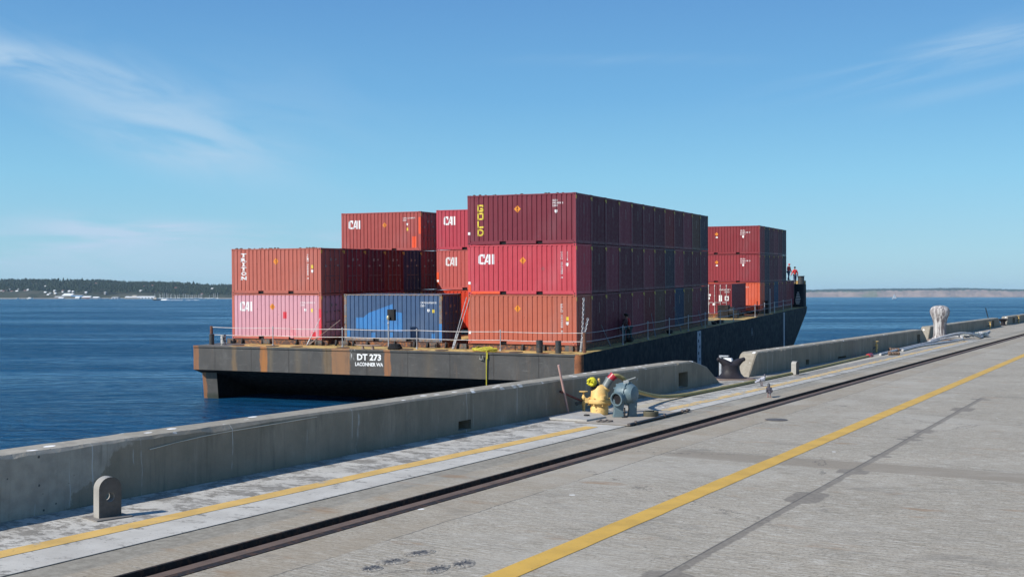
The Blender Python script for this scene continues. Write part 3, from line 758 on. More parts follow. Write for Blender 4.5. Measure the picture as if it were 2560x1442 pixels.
# brick
t = front[0]; X, Z, sx, sz = face(1171, 1442, 738, 862)
placard(t, X(1297), Z(772.5))
decal(t, 'serial_number', vcodes(X(1404), Z(760), 4.5 * sx, 70 * sz, 'FBLU 204008 8'), M_white)
decal(t, 'tare_label', rect(X(1417), Z(801), 5.5 * sx, 9 * sz), M_yellow); decal(t, 'emblem', shield(X(1416.5), Z(813), 6 * sx, 9 * sz), M_white)
mb = MB(); hx = CL / 2
mb.box((-hx + .02, -CW / 2 - .007, .52), (-hx + .15, -CW / 2 - .0005, .66)); stick = mb.mesh('post_sticker')
mb = MB(); mb.box((-hx + .02, -CW / 2 - .006, .12), (-hx + .16, -CW / 2 - .0005, .50)); patch = mb.mesh('post_touch_up')
for k in (0, 1, 2): put('post_sticker', stick, M_white, front[k])
put('post_touch_up', patch, M_touch_orange, front[1])
mb = MB(); mb.box((-hx + .2, -CW / 2 + .0, .03), (-1.22, -CW / 2 + .0028, .155)); put('rail_touch_up', mb.mesh('rail_touch_up'), M_touch_orange, front[1])

def roof_litter(t, seed, n=14):
    rn = random.Random(seed); mb = MB()
    for _ in range(n):
        x = rn.uniform(-2.9, 2.9); y = -1.1 + rn.uniform(0, .25); r = rn.uniform(.02, .055)
        mb.ball((x, y, CH + r * .3), r, 6, 0, (rn.uniform(1, 2.5), 1, .8))
    o = put('roof_grime', mb.mesh('roof_grime'), weathered('roof_dirt', (.07, .06, .05), None, None, .9) if 'roof_dirt' not in bpy.data.materials else bpy.data.materials['roof_dirt'], t); o['kind'] = 'stuff'
roof_litter(front[2], 1)
# --- port block: two tiers, top row further forward; ends with doors face starboard
PX, PY = -15.34, .37
prow = {1: ['terracotta', 'wine', 'shaded_red', 'dark_red', 'navy', 'wine'], 0: ['pink', 'dark_red', 'shaded_red', 'maroon', 'slate', 'wine']}
pw = {('terracotta', 0): ''}
for tier in (0, 1):
    for k in range(6):
        c = prow[tier][k]
        if k == 0: lab = 'terracotta container with white TRITON lettering, upper left' if tier else 'faded pink container with white CAI, lower left of the barge'
        else: lab = f'{words[c]} container doors in shade, {ordn[k]} row of the left block, {"upper" if tier else "bottom"} tier'
        t = container(PX, PY + k * PITCH, tier, P[c], lab, P['terracotta'] if (k == 0 and tier == 0) else None, 'doors', 'containers in the left block')
        front[('p', tier, k)] = t
roof_litter(front[('p', 1, 0)], 4, 24)
t = front[('p', 1, 0)]; X, Z, sx, sz = face(579, 801.5, 622, 737)
decal(t, 'lettering', triton(X(601.5), Z(634), 15.5 * sx, 9.6 * sz, 2.1 * sz), M_white)
placard(t, X(690.5), Z(655)); decal(t, 'serial_number', vcodes(X(767.5), Z(638), 3.8 * sx, 63 * sz, 'TRIU 366655 3'), M_white)
decal(t, 'tare_label', rect(X(777.5), Z(673), 5 * sx, 8 * sz), M_yellow); decal(t, 'emblem', shield(X(777.5), Z(685), 5 * sx, 8 * sz), M_white)
t = front[('p', 0, 0)]; X, Z, sx, sz = face(580, 803, 737, 846)
decal(t, 'lettering', cai(X(600), Z(779), 31 * sx, 23 * sz), M_white); placard(t, X(682), Z(768))
decal(t, 'touch_up', rect(X(709), Z(796), 8.5 * sx, 16 * sz) + rect(X(779), Z(842), 10 * sx, 15 * sz), M_touch_red)
decal(t, 'old_touch_up', rect(X(726), Z(843), 15 * sx, 26 * sz), weathered('touch_up_pinkish', (.55, .16, .20), (.60, .28, .31), None, .5, 0, 5))
decal(t, 'serial_number', codes(X(752), Z(759.5), 35 * sx, 4 * sz, ['CAXU 210402 0', '2201']), M_white)
decal(t, 'emblem', shield(X(761), Z(779), 5 * sx, 7 * sz), M_white); decal(t, 'tare_label', rect(X(778), Z(780), 4 * sx, 8 * sz), M_yellow)
mb = MB(); mb.box((hx - .16, -CW / 2 - .0065, .1), (hx + .002, -CW / 2 - .0005, 1.75)); put('post_touch_up', mb.mesh('post_touch_up'), M_touch_red, t)
t = container(PX, PY + 5 * PITCH, 2, P['salmon'], 'salmon red container with white CAI on top of the left block', None, 'doors', 'containers in the left block')
X, Z, sx, sz = face(854, 1055, 529, 623)
decal(t, 'lettering', cai(X(872.5), Z(568.5), 30 * sx, 21 * sz), M_white); placard(t, X(964.5), Z(560.5), .17)
decal(t, 'serial_number', codes(X(1010), Z(546.5), 31 * sx, 3.6 * sz, ['CAXU 210843 0', '2201']), M_white)
decal(t, 'emblem', shield(X(1019), Z(563), 4.5 * sx, 6 * sz), M_white); decal(t, 'tare_label', rect(X(1019.5), Z(575), 4 * sx, 7 * sz), M_yellow)
decal(t, 'touch_up', rect(X(1033), Z(617), 10.5 * sx, 28 * sz), M_touch_orange)
mb = MB(); mb.box((hx - .16, -CW / 2 - .0065, 1.1), (hx + .002, -CW / 2 - .0005, 2.2)); put('post_touch_up', mb.mesh('post_touch_up'), M_touch_orange, t)

# --- middle: one blue container at the stern, three tiers further forward
BX, BY = -7.83, .43
t = container(BX, BY, 0, P['steel_blue'], 'weathered blue container with bright blue patches on the barge deck', weathered('blue_frame', (.15, .16, .18), (.10, .08, .06), (.25, .14, .08), .6, 0, 4), 'doors', 'containers in the middle block')
X, Z, sx, sz = face(860, 1103, 737, 853)
poly = [(890, 822), (890, 795), (909, 795), (921, 784), (983, 761), (983, 779), (1006, 783), (1007, 829)]
decal(t, 'touch_up', [[(X(a), Z(b)) for a, b in poly]], M_touch_blue)
decal(t, 'touch_up', rect(X(867), Z(843), 8 * sx, 16 * sz) + rect(X(928), Z(846), 11 * sx, 14 * sz) + rect(X(975), Z(843), 8 * sx, 12 * sz) + rect(X(1078), Z(850), 8 * sx, 18 * sz), M_touch_blue)
decal(t, 'serial_number', codes(X(1051), Z(760), 39 * sx, 5 * sz, ['CAXU 641640 0', '2201']), M_white)
decal(t, 'emblem', shield(X(1068), Z(781), 5 * sx, 8 * sz), M_white); decal(t, 'tare_label', rect(X(1080), Z(782), 5 * sx, 8 * sz), M_yellow)
mb = MB(); mb.box((hx - .16, -CW / 2 - .0065, .1), (hx + .002, -CW / 2 - .0005, 1.0)); put('post_touch_up', mb.mesh('post_touch_up'), M_touch_blue, t)
mcol = {0: ['vermilion', 'maroon'], 1: ['salmon', 'shaded_red'], 2: ['raspberry', 'maroon']}
for tier in (0, 1, 2):
    for k in (0,):
        c = mcol[tier][k]
        t = container(BX, 12.05 + k * PITCH, tier, P[c], {0: 'bright vermilion container at the bottom, half hidden behind the blue one', 1: 'red container with white CAI, middle of the stack left of GOLD', 2: 'raspberry container with white CAI, top of the stack left of GOLD'}[tier], None, 'doors', 'containers in the middle block')
        if tier == 2:
            decal(t, 'lettering', cai(-3.03 + .53, 1.60, .82, .56), M_white)
        if tier == 1:
            decal(t, 'lettering', cai(-3.03 + .64, 1.56, .82, .56), M_white)
            put('post_touch_up', mb.mesh('post_touch_up'), M_touch_orange, t, (-CL + .16, 0, .15))
            put('post_sticker', stick, M_white, t)

# --- forward block: 8 rows on the deck, 6 above
FX, FY = 0, 50.17
fcol = {0: ['orange', 'slate', 'shaded_red', 'teal', 'maroon', 'shaded_red', 'wine', 'maroon'], 1: ['wine', 'slate', 'shaded_red', 'shaded_red', 'maroon', 'slate'], 2: ['wine', 'slate', 'shaded_red', 'maroon', 'shaded_red', 'slate']}
for tier in (0, 1, 2):
    for k in range(len(fcol[tier])):
        c = fcol[tier][k]
        if k == 0: lab = {0: 'bright orange container at the bottom of the forward block', 1: 'wine red container with placard, middle of the forward block', 2: 'wine red container with placard, top of the forward block'}[tier]
        else: lab = f'{words[c]} container end in shade, {ordn[k]} row of the forward block, {tw[tier]} tier'
        t = container(FX, FY + k * 2.44, tier, P[c], lab, None, 'plain', 'containers in the forward block')
        if k == 0:
            if tier:
                placard(t, -.05 - .9, 1.86, .17); decal(t, 'placard_number', rect(-1.03, 1.50, .20, .12), M_white)
                decal(t, 'serial_number', codes(1.25, 2.1, .9, .12, ['GLDU', '326018 3', '2201']), M_white); decal(t, 'emblem', shield(1.42, 1.45, .17, .24), M_white)
            else:
                decal(t, 'serial_number', codes(.8, 2.12, 1.2, .12, ['CAXU 218401 0', '2201']), M_white); decal(t, 'emblem', shield(1.3, 1.5, .18, .22), M_white)
# --- single container lying fore-and-aft, doors facing the stern
M_barw = weathered('bar_pale', (.62, .56, .56), (.45, .38, .38), None, .5)
t = thing('shipping_container', 'maroon container with white locking bars, doors facing the stern, alone in the gap', 'container', BM @ Vector((-.85 - CW / 2, 41.9 + CL / 2, 0)),
          tuple((Euler(BROT).to_matrix() @ Matrix.Rotation(R(-90), 3, 'Z')).to_euler()), 'containers in the forward block')
put('frame', ME['frame'], [P['wine'], M_black], t)
for s in (1, -1): put('side_panel', ME['side'], P['shaded_red'], t, (0, SIDE_Y * s, 0), (0, 0, 0 if s == 1 else math.pi))  # long sides take the darkened colour for shade, doors keep the lit one
put('roof_panel', ME['roof'], P['wine'], t)
put('end_panel', ME['end'], P['wine'], t, (-hx + .012, 0, 0), (0, 0, -math.pi / 2))
for s in (-1, 1):
    d = put('door', ME['door'], P['wine'], t, (hx - .04, -s * 1.065, 0), (0, 0, math.pi / 2))
    if s == -1: d.scale = (-1, 1, 1)
    for q in (.30, .82): put('locking_bar', ME['bar'], M_barw, d, (q, 0, 0))
def dpl(polys, name, mat, off=.062):
    me = bpy.data.meshes.new(name); vs = []; fs = []
    for q in polys:
        fs.append(tuple(range(len(vs), len(vs) + len(q)))); vs += [(hx + off - .04, a, b) for a, b in q]
    me.from_pydata(vs, [], fs); me.update(); put(name, me, mat, t)
dpl(rect(-1.0, 1.55, .42, .16) + rect(-1.0, 1.25, .34, .22) + rect(-.42, .75, .22, .20) + rect(-.9, .85, .2, .1) + rect(.12, 1.1, .26, .52) + rect(.62, 1.15, .32, .08) + rect(.62, 1.45, .32, .08) + rect(.62, 1.15, .08, .4) + rect(.88, 1.15, .08, .4)
    + fit(text_polys('CAXU 427107 1', .01), .15, 2.02, .95, .13) + fit(text_polys('22G1', .01), .6, 1.84, .4, .12), 'door_lettering', M_white, .03)

# ------------------------------------------------------------------ the barge
def hull_material():
    m = MT('barge_transom', .62)
    x, z = m.xyz(0), m.xyz(2)
    col = m.mix(m.rng(m.noise(.6, 6, .6), .3, .7), (.060, .056, .052), (.040, .038, .036))
    col = m.mix(m.rng(m.noise(1.6, 6, .7, .5, (1, 1, .5)), .52, .75, 0, .55), col, (.105, .10, .095))
    col = m.mix(m.rng(m.noise(2.4, 5, .7, 0, (1.5, 1, .12)), .52, .78, 0, .7), col, (.095, .066, .046))
    seam = m.rng(m.math('ABSOLUTE', m.math('SUBTRACT', m.math('FLOORED_MODULO', x, 2.44), 1.2)), .012, .04, 1, 0)
    col = m.mix(m.math('MULTIPLY', seam, .5), col, (.03, .024, .02))
    scr = m.rng(m.noise(1, 5, .7, .6, (1.2, 1, 9), (2, 2, 2)), .60, .68); col = m.mix(m.math('MULTIPLY', scr, .4), col, (.17, .16, .15))
    col = m.mix(m.math('MULTIPLY', m.rng(m.math('ADD', z, m.math('MULTIPLY', m.noise(2, 4), .3)), -2.75, -3.0), .8), col, (.016, .022, .012))
    wob = m.math('MULTIPLY', m.math('SUBTRACT', m.noise(3, 5, .7, 0, (1, 1, .35)), .5), .45)
    xw = m.math('ADD', x, wob)
    for a, b, s, st, c in ((-22.3, -21.85, .05, .8, (.25, .10, .035)), (-19.6, -19.3, .10, .5, (.22, .13, .05)), (-17.75, -17.28, .06, .95, (.32, .12, .025)), (-17.2, -16.95, .12, .45, (.15, .11, .06)),
                           (-15.45, -15.15, .18, .35, (.15, .11, .06)), (-13.7, -13.2, .12, .6, (.17, .105, .045)), (-13.15, -12.05, .06, .85, (.25, .12, .05)), (-9.95, -9.6, .06, .85, (.30, .12, .04)), (-7.6, -7.1, .3, .28, (.12, .085, .045)), (-4.9, -4.2, .3, .22, (.12, .09, .05))):
        f = m.math('MULTIPLY', m.window(xw, a, b, s), m.rng(m.noise(2.2, 5, .7, 0, (2, 1, .2)), .2, .55, .45, 1))
        col = m.mix(m.math('MULTIPLY', f, st), col, c)
    wr = m.math('MULTIPLY', m.window(xw, -12.0, -11.7, .05), m.rng(m.noise(9, 3, .6, 0, (1, 1, .15)), .5, .6))
    col = m.mix(m.math('MULTIPLY', wr, m.rng(z, -.95, -.6)), col, (.7, .7, .68))
    m.color(col); m.bump(m.math('ADD', m.noise(.9, 4, .6), m.math('MULTIPLY', seam, -.3)), .6, .06); return m.m
M_hull = hull_material()
M_side = weathered('barge_side', (.010, .016, .022), (.007, .011, .016), (.016, .016, .018), .7, 0, .7, .1, .35)  # base colour blackened to deepen the shade on the hull side
M_side.node_tree.nodes['Principled BSDF'].inputs['Specular IOR Level'].default_value = .12
def deck_material():
    m = MT('barge_deck', .75)
    n = m.noise(.9, 7, .68, .6, (1, 1.8, 1))
    col = m.mix(m.rng(n, .51, .57), (.50, .36, .125), (.27, .125, .045))
    col = m.mix(m.rng(m.noise(2.1, 6, .7, 0, (1, 1, 1), (4, 4, 0)), .56, .64), col, (.11, .055, .028))
    col = m.mix(m.window(m.xyz(0), -24, -20.05, .1), col, (.12, .115, .11)); m.color(col); m.bump(m.noise(12, 4), .3, .01); return m.m
M_deck = deck_material()
M_corner = weathered('corner_rust_pipe', (.29, .105, .038), (.17, .058, .022), (.10, .035, .02), .8, 0, 3, .4, .45)
M_rust = weathered('rusty_post', (.13, .052, .034), (.08, .035, .025), (.2, .09, .04), .8, 0, 8, .3, .5)
M_grey = weathered('galvanised', (.42, .43, .45), (.28, .28, .29), None, .45, .4, 8)
M_bitt = weathered('bitt_steel', (.045, .048, .050), (.025, .027, .03), (.11, .07, .05), .5, 0, 4, .2, .45)
M_wire = weathered('rail_wire', (.55, .54, .54), (.40, .36, .34), None, .4, .4, 5)
bt = thing('cargo_barge', 'long flat steel cargo barge with rusty yellow deck, carrying the containers', 'barge', BO, BROT)
XL, XR, YT, ZD, ZT = -22.25, .92, -2.1, -.3, -1.64
mb = MB()
side = [(YT, ZD), (YT, ZT), (9, -5.7), (58.5, -5.7), (72.35, -.92), (72.9, ZD)]
n = len(side)
vs = [(XL, a, b) for a, b in side] + [(XR, a, b) for a, b in side]
mb.add(vs, [tuple(range(n - 1, -1, -1)), tuple(range(n, 2 * n))], 1)
for i in range(n - 1): mb.add([vs[i], vs[i + 1], vs[n + i + 1], vs[n + i]], [(0, 1, 2, 3)], 0 if i == 0 else 2)
put('hull', mb.mesh('hull'), [M_hull, M_side, weathered('bottom_shade_black', (.008, .008, .009), (.005, .005, .006), None, .7, 0, 1)], bt)  # underside blackened in its colour to stand in for shade
mb = MB(); mb.box((XL, YT, ZD - .002), (XR, 72.9, ZD + .012)); put('deck', mb.mesh('deck'), M_deck, bt)
mb = MB(); mb.box((XL + .01, YT - .05, ZD - .09), (XR - .05, YT - .001, ZD + .03)); put('rub_rail', mb.mesh('rub_rail', bevel=.015), M_hull, bt)
# rounded rusty corner pipe at the starboard quarter
mb = MB(); mb.cyl((XR - .12, YT + .16, ZD + .01), (XR - .12, YT + .16, ZT), .24, n=20); put('corner_pipe', mb.mesh('corner_pipe', 40), M_corner, bt)
# skegs under the stern
for x in (XL + .15, XR - 1.2):
    mb = MB(); mb.prism([(YT + .55, ZT - .05), (YT + .95, -5.6), (8.6, -5.6), (9.5, -5.2), (9.5, ZT)], x, x + 1.0, 'x', 1)  # sides black for their shade, only the aft plate keeps hull colour
    mb.add([(x + .002, YT + .545, ZT - .04), (x + .998, YT + .545, ZT - .04), (x + .998, YT + .945, -5.6), (x + .002, YT + .945, -5.6)], [(0, 1, 2, 3)], 0)
    put('skeg', mb.mesh('skeg'), [M_hull, bpy.data.materials['bottom_shade_black']], bt)
# name on the transom
def flat_text(txt, x, z, w, h, y, name, mat, bold=.03, parent=bt):
    me = bpy.data.meshes.new(name); vs = []; fs = []
    for q in fit(text_polys(txt, bold), x, z, w, h):
        fs.append(tuple(range(len(vs), len(vs) + len(q)))); vs += [(a, y, b) for a, b in q]
    me.from_pydata(vs, [], fs)
    me.update(); return put(name, me, mat, parent)
flat_text('DT 273', -11.6, -.86, 1.45, .35, YT - .006, 'name_lettering', M_white, .035)
flat_text('LACONNER WA', -11.72, -1.16, 1.69, .20, YT - .006, 'port_lettering', M_white, .03)
# draught marks on the starboard side
for y0, y1, txt in ((22.1, 23.2, True), (57.4, 58.1, False)):
    mb = MB(); mb.box((XR - .001, y0, -4.4), (XR + .005, y1, ZD - .1)); d = put('draught_scale', mb.mesh('draught_scale'), weathered('scale_paint', (.33, .37, .42), (.24, .27, .31), None, .6, 0, 3), bt)
    mb = MB()
    for k in range(9):
        z = -.62 - k * .42; o = .28 if k % 2 else .62
        if txt: mb.box((XR + .005, y0 + o, z - .13), (XR + .009, y0 + o + .22, z + .07))
    if txt: put('draught_figure', mb.mesh('draught_figure'), M_side, d)
mb = MB()
for a, b in (((41.2, -1.75), (41.45, -1.1)), ((41.45, -1.1), (41.8, -1.75)), ((41.3, -1.5), (41.7, -1.5))):
    mb.cyl((XR + .003, *a), (XR + .003, *b), .035, n=4)
put('hull_mark', mb.mesh('hull_mark'), weathered('mark_paint', (.2, .23, .27), None, None, .6), bt)
# forecastle with rounded corners, yellow top, louvre and mast-like post
def roundrect(x0, x1, y0, y1, r, n=5):
    pts = []
    for cx, cy, a0 in ((x1 - r, y1 - r, 0), (x0 + r, y1 - r, 90), (x0 + r, y0 + r, 180), (x1 - r, y0 + r, 270)):
        for k in range(n + 1):
            a = R(a0 + 90 * k / n); pts.append((cx + r * math.cos(a), cy + r * math.sin(a)))
    return pts
mb = MB(); mb.prism(roundrect(XL, XR, 69.95, 72.9, .75), ZD + .01, 2.16, 'z'); fc = put('forecastle', mb.mesh('forecastle', 35), M_side, bt)
rim = roundrect(XL + .03, XR - .03, 69.98, 72.87, .72); inn = roundrect(XL + .09, XR - .09, 70.04, 72.81, .66)
ks = [k for k, p in enumerate(rim) if p[1] > 71.2]; mb = MB()
for a, b in zip(ks, ks[1:]):
    if b == a + 1:
        q = [rim[a], rim[b], inn[b], inn[a]]; mb.add([(*p, z) for z in (2.155, 2.52) for p in q], [(0, 1, 2, 3), (4, 7, 6, 5), (1, 2, 6, 5), (3, 0, 4, 7)], 0); mb.add([(*p, z) for z in (2.155, 2.52) for p in q], [(0, 4, 5, 1)], 1)
        mb.add([(*inn[a], 2.155), (*inn[b], 2.155), (*inn[b], 2.52), (*inn[a], 2.52)], [(0, 1, 2, 3)], 0)
put('bulwark', mb.mesh('bulwark', fix=False), [weathered('top_yellow', (.62, .44, .15), (.5, .32, .09), (.3, .16, .06), .7, 0, 2), M_side], fc)
mb = MB(); mb.cyl((.42, 71.9, 2.15), (.42, 71.9, 3.0), .34, n=16); mb.cyl((.42, 71.9, 2.98), (.42, 71.9, 3.04), .40, n=16)
put('mooring_bitt', mb.mesh('mooring_bitt', 40), M_bitt, fc)
mb = MB()
for k in range(8): mb.box((.10 + .04 * abs(k - 2), 69.90, .05 + k * .17), (.66 - .04 * abs(k - 3), 69.94, .15 + k * .17))
put('sunlit_louvre', mb.mesh('sunlit_louvre'), M_white2, fc)  # white bars paint the stripes of sunlight falling on the slats
mb = MB(); mb.box((-.12, 69.90, .6), (-.02, 69.945, 2.1)); put('ladder_rail', mb.mesh('ladder_rail'), M_white2, fc)
# stands under the containers, with short stubs in front
mb = MB()
mb.box((-21.6, .30, ZD + .012), (-14.9, .46, -.03)); mb.box((-14.2, .30, ZD + .012), (-7.4, .46, -.03)); mb.box((-6.9, -.08, ZD + .012), (.05, .10, -.03))
mb.box((-.22, .12, ZD + .012), (-.06, 29.5, -.02)); mb.box((-6.0, .12, ZD + .012), (-5.8, 29.5, -.02)); mb.box((-.25, 50.2, ZD + .012), (-.1, 69.8, -.02)); mb.box((-3.25, 42.0, ZD + .012), (-.9, 42.2, -.02)); mb.box((-3.25, 47.2, ZD + .012), (-.9, 47.4, -.02))
for x in (-21.3, -15.5, -13.8, -7.95): mb.box((x - .1, .5, ZD + .012), (x + .1, 14.5, -.02))
put('container_stand', mb.mesh('container_stand'), weathered('stand_rust', (.10, .055, .042), (.055, .035, .03), (.26, .10, .035), .8, 0, 3, .4, .5), bt)
rnd = random.Random(4)
for x in (-20.6, -19.2, -16.9, -15.9, -14.3, -13.2, -12.3, -10.6, -9.4, -8.6, -7.5, -6.6, -2.9, -1.7, -.9):
    mb = MB(); w = rnd.uniform(.07, .11); y = -.25 if x > -7 else .12
    mb.prism([(y, ZD + .012), (y + .16, ZD + .012), (y + .16, ZD + .30 + rnd.uniform(-.05, .05)), (y + .08, ZD + .34)], x - w / 2, x + w / 2, 'x')
    put('stop_plate', mb.mesh('stop_plate'), M_black, bt)
for x, y in ((-21.4, .15), (-18.9, .15), (-15.4, .12), (-13.7, .1), (-8.2, .1), (-6.3, -.22), (-.35, -.2)):
    mb = MB(); mb.box((x - .22, y, ZD + .012), (x + .22, y + .14, ZD + .30)); put('stand_foot', mb.mesh('stand_foot', bevel=.01), weathered('foot_grey', (.10, .10, .095), (.06, .055, .05), (.18, .09, .05), .7), bt)
# deck manholes
for x, y in ((-19.9, -1.15), (-17.5, -1.3), (-15.9, -1.3), (-9.0, -1.4), (-6.9, -1.5), (-2.7, -1.55), (-13.0, -1.2)):
    mb = MB(); mb.lathe([(.34, 0), (.36, .02), (.34, .035), (.24, .04)], 18, Matrix.Translation((x, y, ZD + .012))); put('deck_manhole', mb.mesh('deck_manhole', 40), weathered('manhole_dark', (.12, .08, .05), (.07, .05, .04), None, .8), bt)
# bitts, cleat
def bitt(x, y, r, h, mat):
    mb = MB(); mb.lathe([(r * .98, 0), (r, .02), (r, h - .05), (r * 1.07, h - .04), (r * 1.07, h), (r * .9, h + .005)], 18, Matrix.Translation((x, y, ZD + .012))); put('mooring_bitt', mb.mesh('mooring_bitt', 35), mat, bt)
bitt(-1.42, -1.55, .165, .64, M_bitt); bitt(-.42, -1.55, .15, .63, M_bitt)
bitt(-21.75, -1.1, .14, .60, M_bitt); bitt(-20.95, -1.1, .15, .58, weathered('bitt_worn', (.045, .045, .045), (.05, .05, .05), (.45, .44, .42), .5, 0, 3, .2, .55))
mb = MB()
for x in (-11.45, -10.85): mb.lathe([(.10, 0), (.07, .08), (.07, .17), (.09, .20)], 10, Matrix.Translation((x, -1.75, ZD + .012)))
mb.tube([(-11.95, -1.75, ZD + .24), (-11.5, -1.75, ZD + .20), (-10.8, -1.75, ZD + .20), (-10.35, -1.75, ZD + .24)], [.025, .05, .05, .025], 8); put('cleat', mb.mesh('cleat', 50), weathered('cleat_steel', (.25, .18, .14), (.15, .10, .08), None, .6), bt)
# guard rail: stanchions and two wires round the stern and along the starboard side
def stanchion(x, y, h, r, mat):
    mb = MB(); mb.cyl((x, y, ZD + .012), (x, y, ZD + h), r, n=8)
    if r < .05:
        mb.box((x - .05, y - .05, ZD + .012), (x + .05, y + .05, ZD + .10)); mb.ball((x, y, ZD + h), r * 1.5, 8)
    put('rail_post', mb.mesh('rail_post', 40), mat, bt)
stern_posts = [(-21.95, -.85), (-17.75, -.85), (-13.25, -.85), (-8.68, -.85), (-3.85, -.85)]
for i, (x, y) in enumerate(stern_posts): stanchion(x, y, 1.06, .085 if i == 0 else .030, M_rust if i == 0 else M_grey)
stanchion(.72, -.85, 1.02, .10, M_rust)
side_posts = [5.6, 10.6, 15.5, 20.4, 25.3, 30.2, 35.0, 44.0, 48.5, 53.5, 58.5, 63.5]
for y in side_posts: stanchion(.72, y, 1.06, .03 if y != 53.5 else .06, M_grey)
for z in (.70, .27):
    mb = MB()
    for (x0, y0), (x1, y1) in zip(stern_posts + [(.72, -.85)], (stern_posts + [(.72, -.85)])[1:]):
        mb.tube([(x0 + (x1 - x0) * k / 8, y0, z - .03 * math.sin(math.pi * k / 8)) for k in range(9)], .016, 5)
    for a, b in zip([-.85] + side_posts, side_posts): mb.tube([(.72, a + (b - a) * k / 6, z - .04 * math.sin(math.pi * k / 6)) for k in range(7)], .013, 5)
    put('rail_wire', mb.mesh('rail_wire'), M_wire, bt)
# stern light on its pole
mb = MB(); mb.cyl((-10.38, -.85, ZD + .012), (-10.38, -.85, 1.30), .045, n=10)
mb.ball((-10.38, -.85, 1.05), .07, 8); lp = put('light_pole', mb.mesh('light_pole', 40), M_grey, bt)
mb = MB(); mb.box((-10.47, -.83, 1.20), (-10.05, -.60, 1.80)); put('light_board', mb.mesh('light_board', bevel=.01), M_black, lp)
mb = MB(); mb.lathe([(.05, 0), (.075, .03), (.075, .15), (.055, .19), (.02, .21)], 12, Matrix.Translation((-10.36, -.93, 1.27))); put('lamp', mb.mesh('lamp', 40), weathered('lamp_brass', (.66, .58, .35), (.4, .35, .2), None, .3, .2), lp)
mb = MB(); mb.cyl((.5, 52.5, ZD), (.5, 52.5, 2.0), .035, n=8); put('side_mast', mb.mesh('side_mast'), M_white2, bt)
# lashing rods and chains
def rod(a, b, r, mat, name='lashing_rod'):
    mb = MB(); mb.cyl(a, b, r, n=7); mb.cyl(Vector(a) + (Vector(b) - Vector(a)) * .02, Vector(a) + (Vector(b) - Vector(a)) * .30, r * 2.0, n=7); mb.ball(a, r * 2.2, 8)
    put(name, mb.mesh(name, 50), mat, bt)
rod((-15.85, -.35, ZD + .05), (-15.30, .2, 1.25), .018, M_grey); rod((-15.75, -.35, ZD + .05), (-14.0, .2, 1.15), .02, weathered('rod_rust', (.25, .19, .17), (.15, .1, .08), None, .6))
rod((-6.78, -.45, ZD + .05), (-6.15, .0, 2.45), .02, M_grey); rod((-6.72, -.45, ZD + .05), (-5.98, .0, 2.35), .02, M_grey)
def chain(a, b, name='lashing_chain', L=.15):
    a, b = Vector(a), Vector(b); d = (b - a); n = int(d.length / (L * .78)); d.normalize(); s = d.orthogonal().normalized(); t = d.cross(s); mb = MB()
    for i in range(n):
        c = a + d * (L * .78) * (i + .5); p = s if i % 2 else t; pts = []
        for k in range(10):
            q = 2 * math.pi * k / 10; pts.append(c + d * math.cos(q) * L * .52 + p * math.sin(q) * L * .30)
        mb.tube(pts, .021, 5, closed=True)
    put(name, mb.mesh(name, 60), M_grey, bt)
chain((.42, -.35, .35), (.40, .0, 2.5)); chain((.48, -.35, .30), (.62, .05, 1.5))
mb = MB(); mb.cyl((.36, -.40, ZD + .02), (.43, -.35, .42), .065, n=8); put('turnbuckle', mb.mesh('turnbuckle', 40), M_grey, bt)
for k, y in enumerate((4.2, 13.2, 19.5, 25.5)):
    rod((.45, y, ZD + .05), (.06, y + (.5 if k % 2 else -.4), .9 + .25 * (k % 3)), .02, weathered('rod_dull', (.18, .18, .20), (.12, .12, .13), None, .5) if k == 0 else bpy.data.materials['rod_dull'])
# small winch and box in the gap
mb = MB(); mb.box((-1.75, 40.5, ZD + .012), (-.85, 41.3, .82)); mb.cyl((-.84, 40.9, .3), (-.40, 40.9, .3), .38, n=14); mb.box((-.4, 40.5, ZD + .012), (-.1, 41.2, .4)); put('deck_winch', mb.mesh('deck_winch', bevel=.02), M_black, bt)
mb = MB(); mb.box((.05, 31.2, ZD + .012), (.5, 32.6, -.05)); mb.cyl((.1, 48.3, ZD + .012), (.1, 48.3, .95), .05, n=8); mb.box((.15, 51.6, ZD + .012), (.5, 52.0, .9)); put('deck_gear', mb.mesh('deck_gear', bevel=.02), M_black, bt)
for k, y in enumerate((8.2, 17.0, 29.8, 32.0)):
    mb = MB(); mb.ball((.35, y, ZD + .12), .2, 10, 0, (1, 1.8, .7)); mb.tube([(.35 + .17 * math.cos(q), y + .3 * math.sin(q), ZD + .2) for q in [i * .6 for i in range(11)]], .05, 6); put('fairlead', mb.mesh('fairlead', 60), M_black, bt)

# loose gear lying on the barge deck: things of their own
M_rope = weathered('yellow_rope', (.48, .42, .035), (.30, .25, .03), None, .8, 0, 20, .6)
rt2 = thing('yellow_rope', 'coiled yellow rope on the barge stern with its tail hanging to the water', 'rope', BO, BROT)
mb = MB(); rnd = random.Random(5); pts = []
for k in range(150):
    a = k * .42; r = .28 + .28 * abs(math.sin(k * .31)) + rnd.uniform(-.03, .03); pts.append((-4.35 + r * 1.25 * math.cos(a), -1.72 + r * .55 * math.sin(a), ZD + .05 + .10 * (k / 150) + .04 * math.sin(k * 1.3) + .10 * math.exp(-((r - .3) / .2) ** 2)))
mb.tube(pts, .028, 6); put('coil', mb.mesh('coil', 60), M_rope, rt2)
mb = MB(); tail = [(-4.12, -1.9, ZD + .12), (-4.05, YT - .06, ZD + .04), (-4.05, YT - .09, -.6), (-4.06, YT - .07, -1.3), (-4.07, YT - .05, -2.2), (-4.07, YT - .05, -3.3)]
mb.tube(tail, .032, 8); mb.tube([(a + .05, b, c) for a, b, c in tail[1:3]], .03, 6); put('hanging_tail', mb.mesh('hanging_tail', 60), M_rope, rt2)
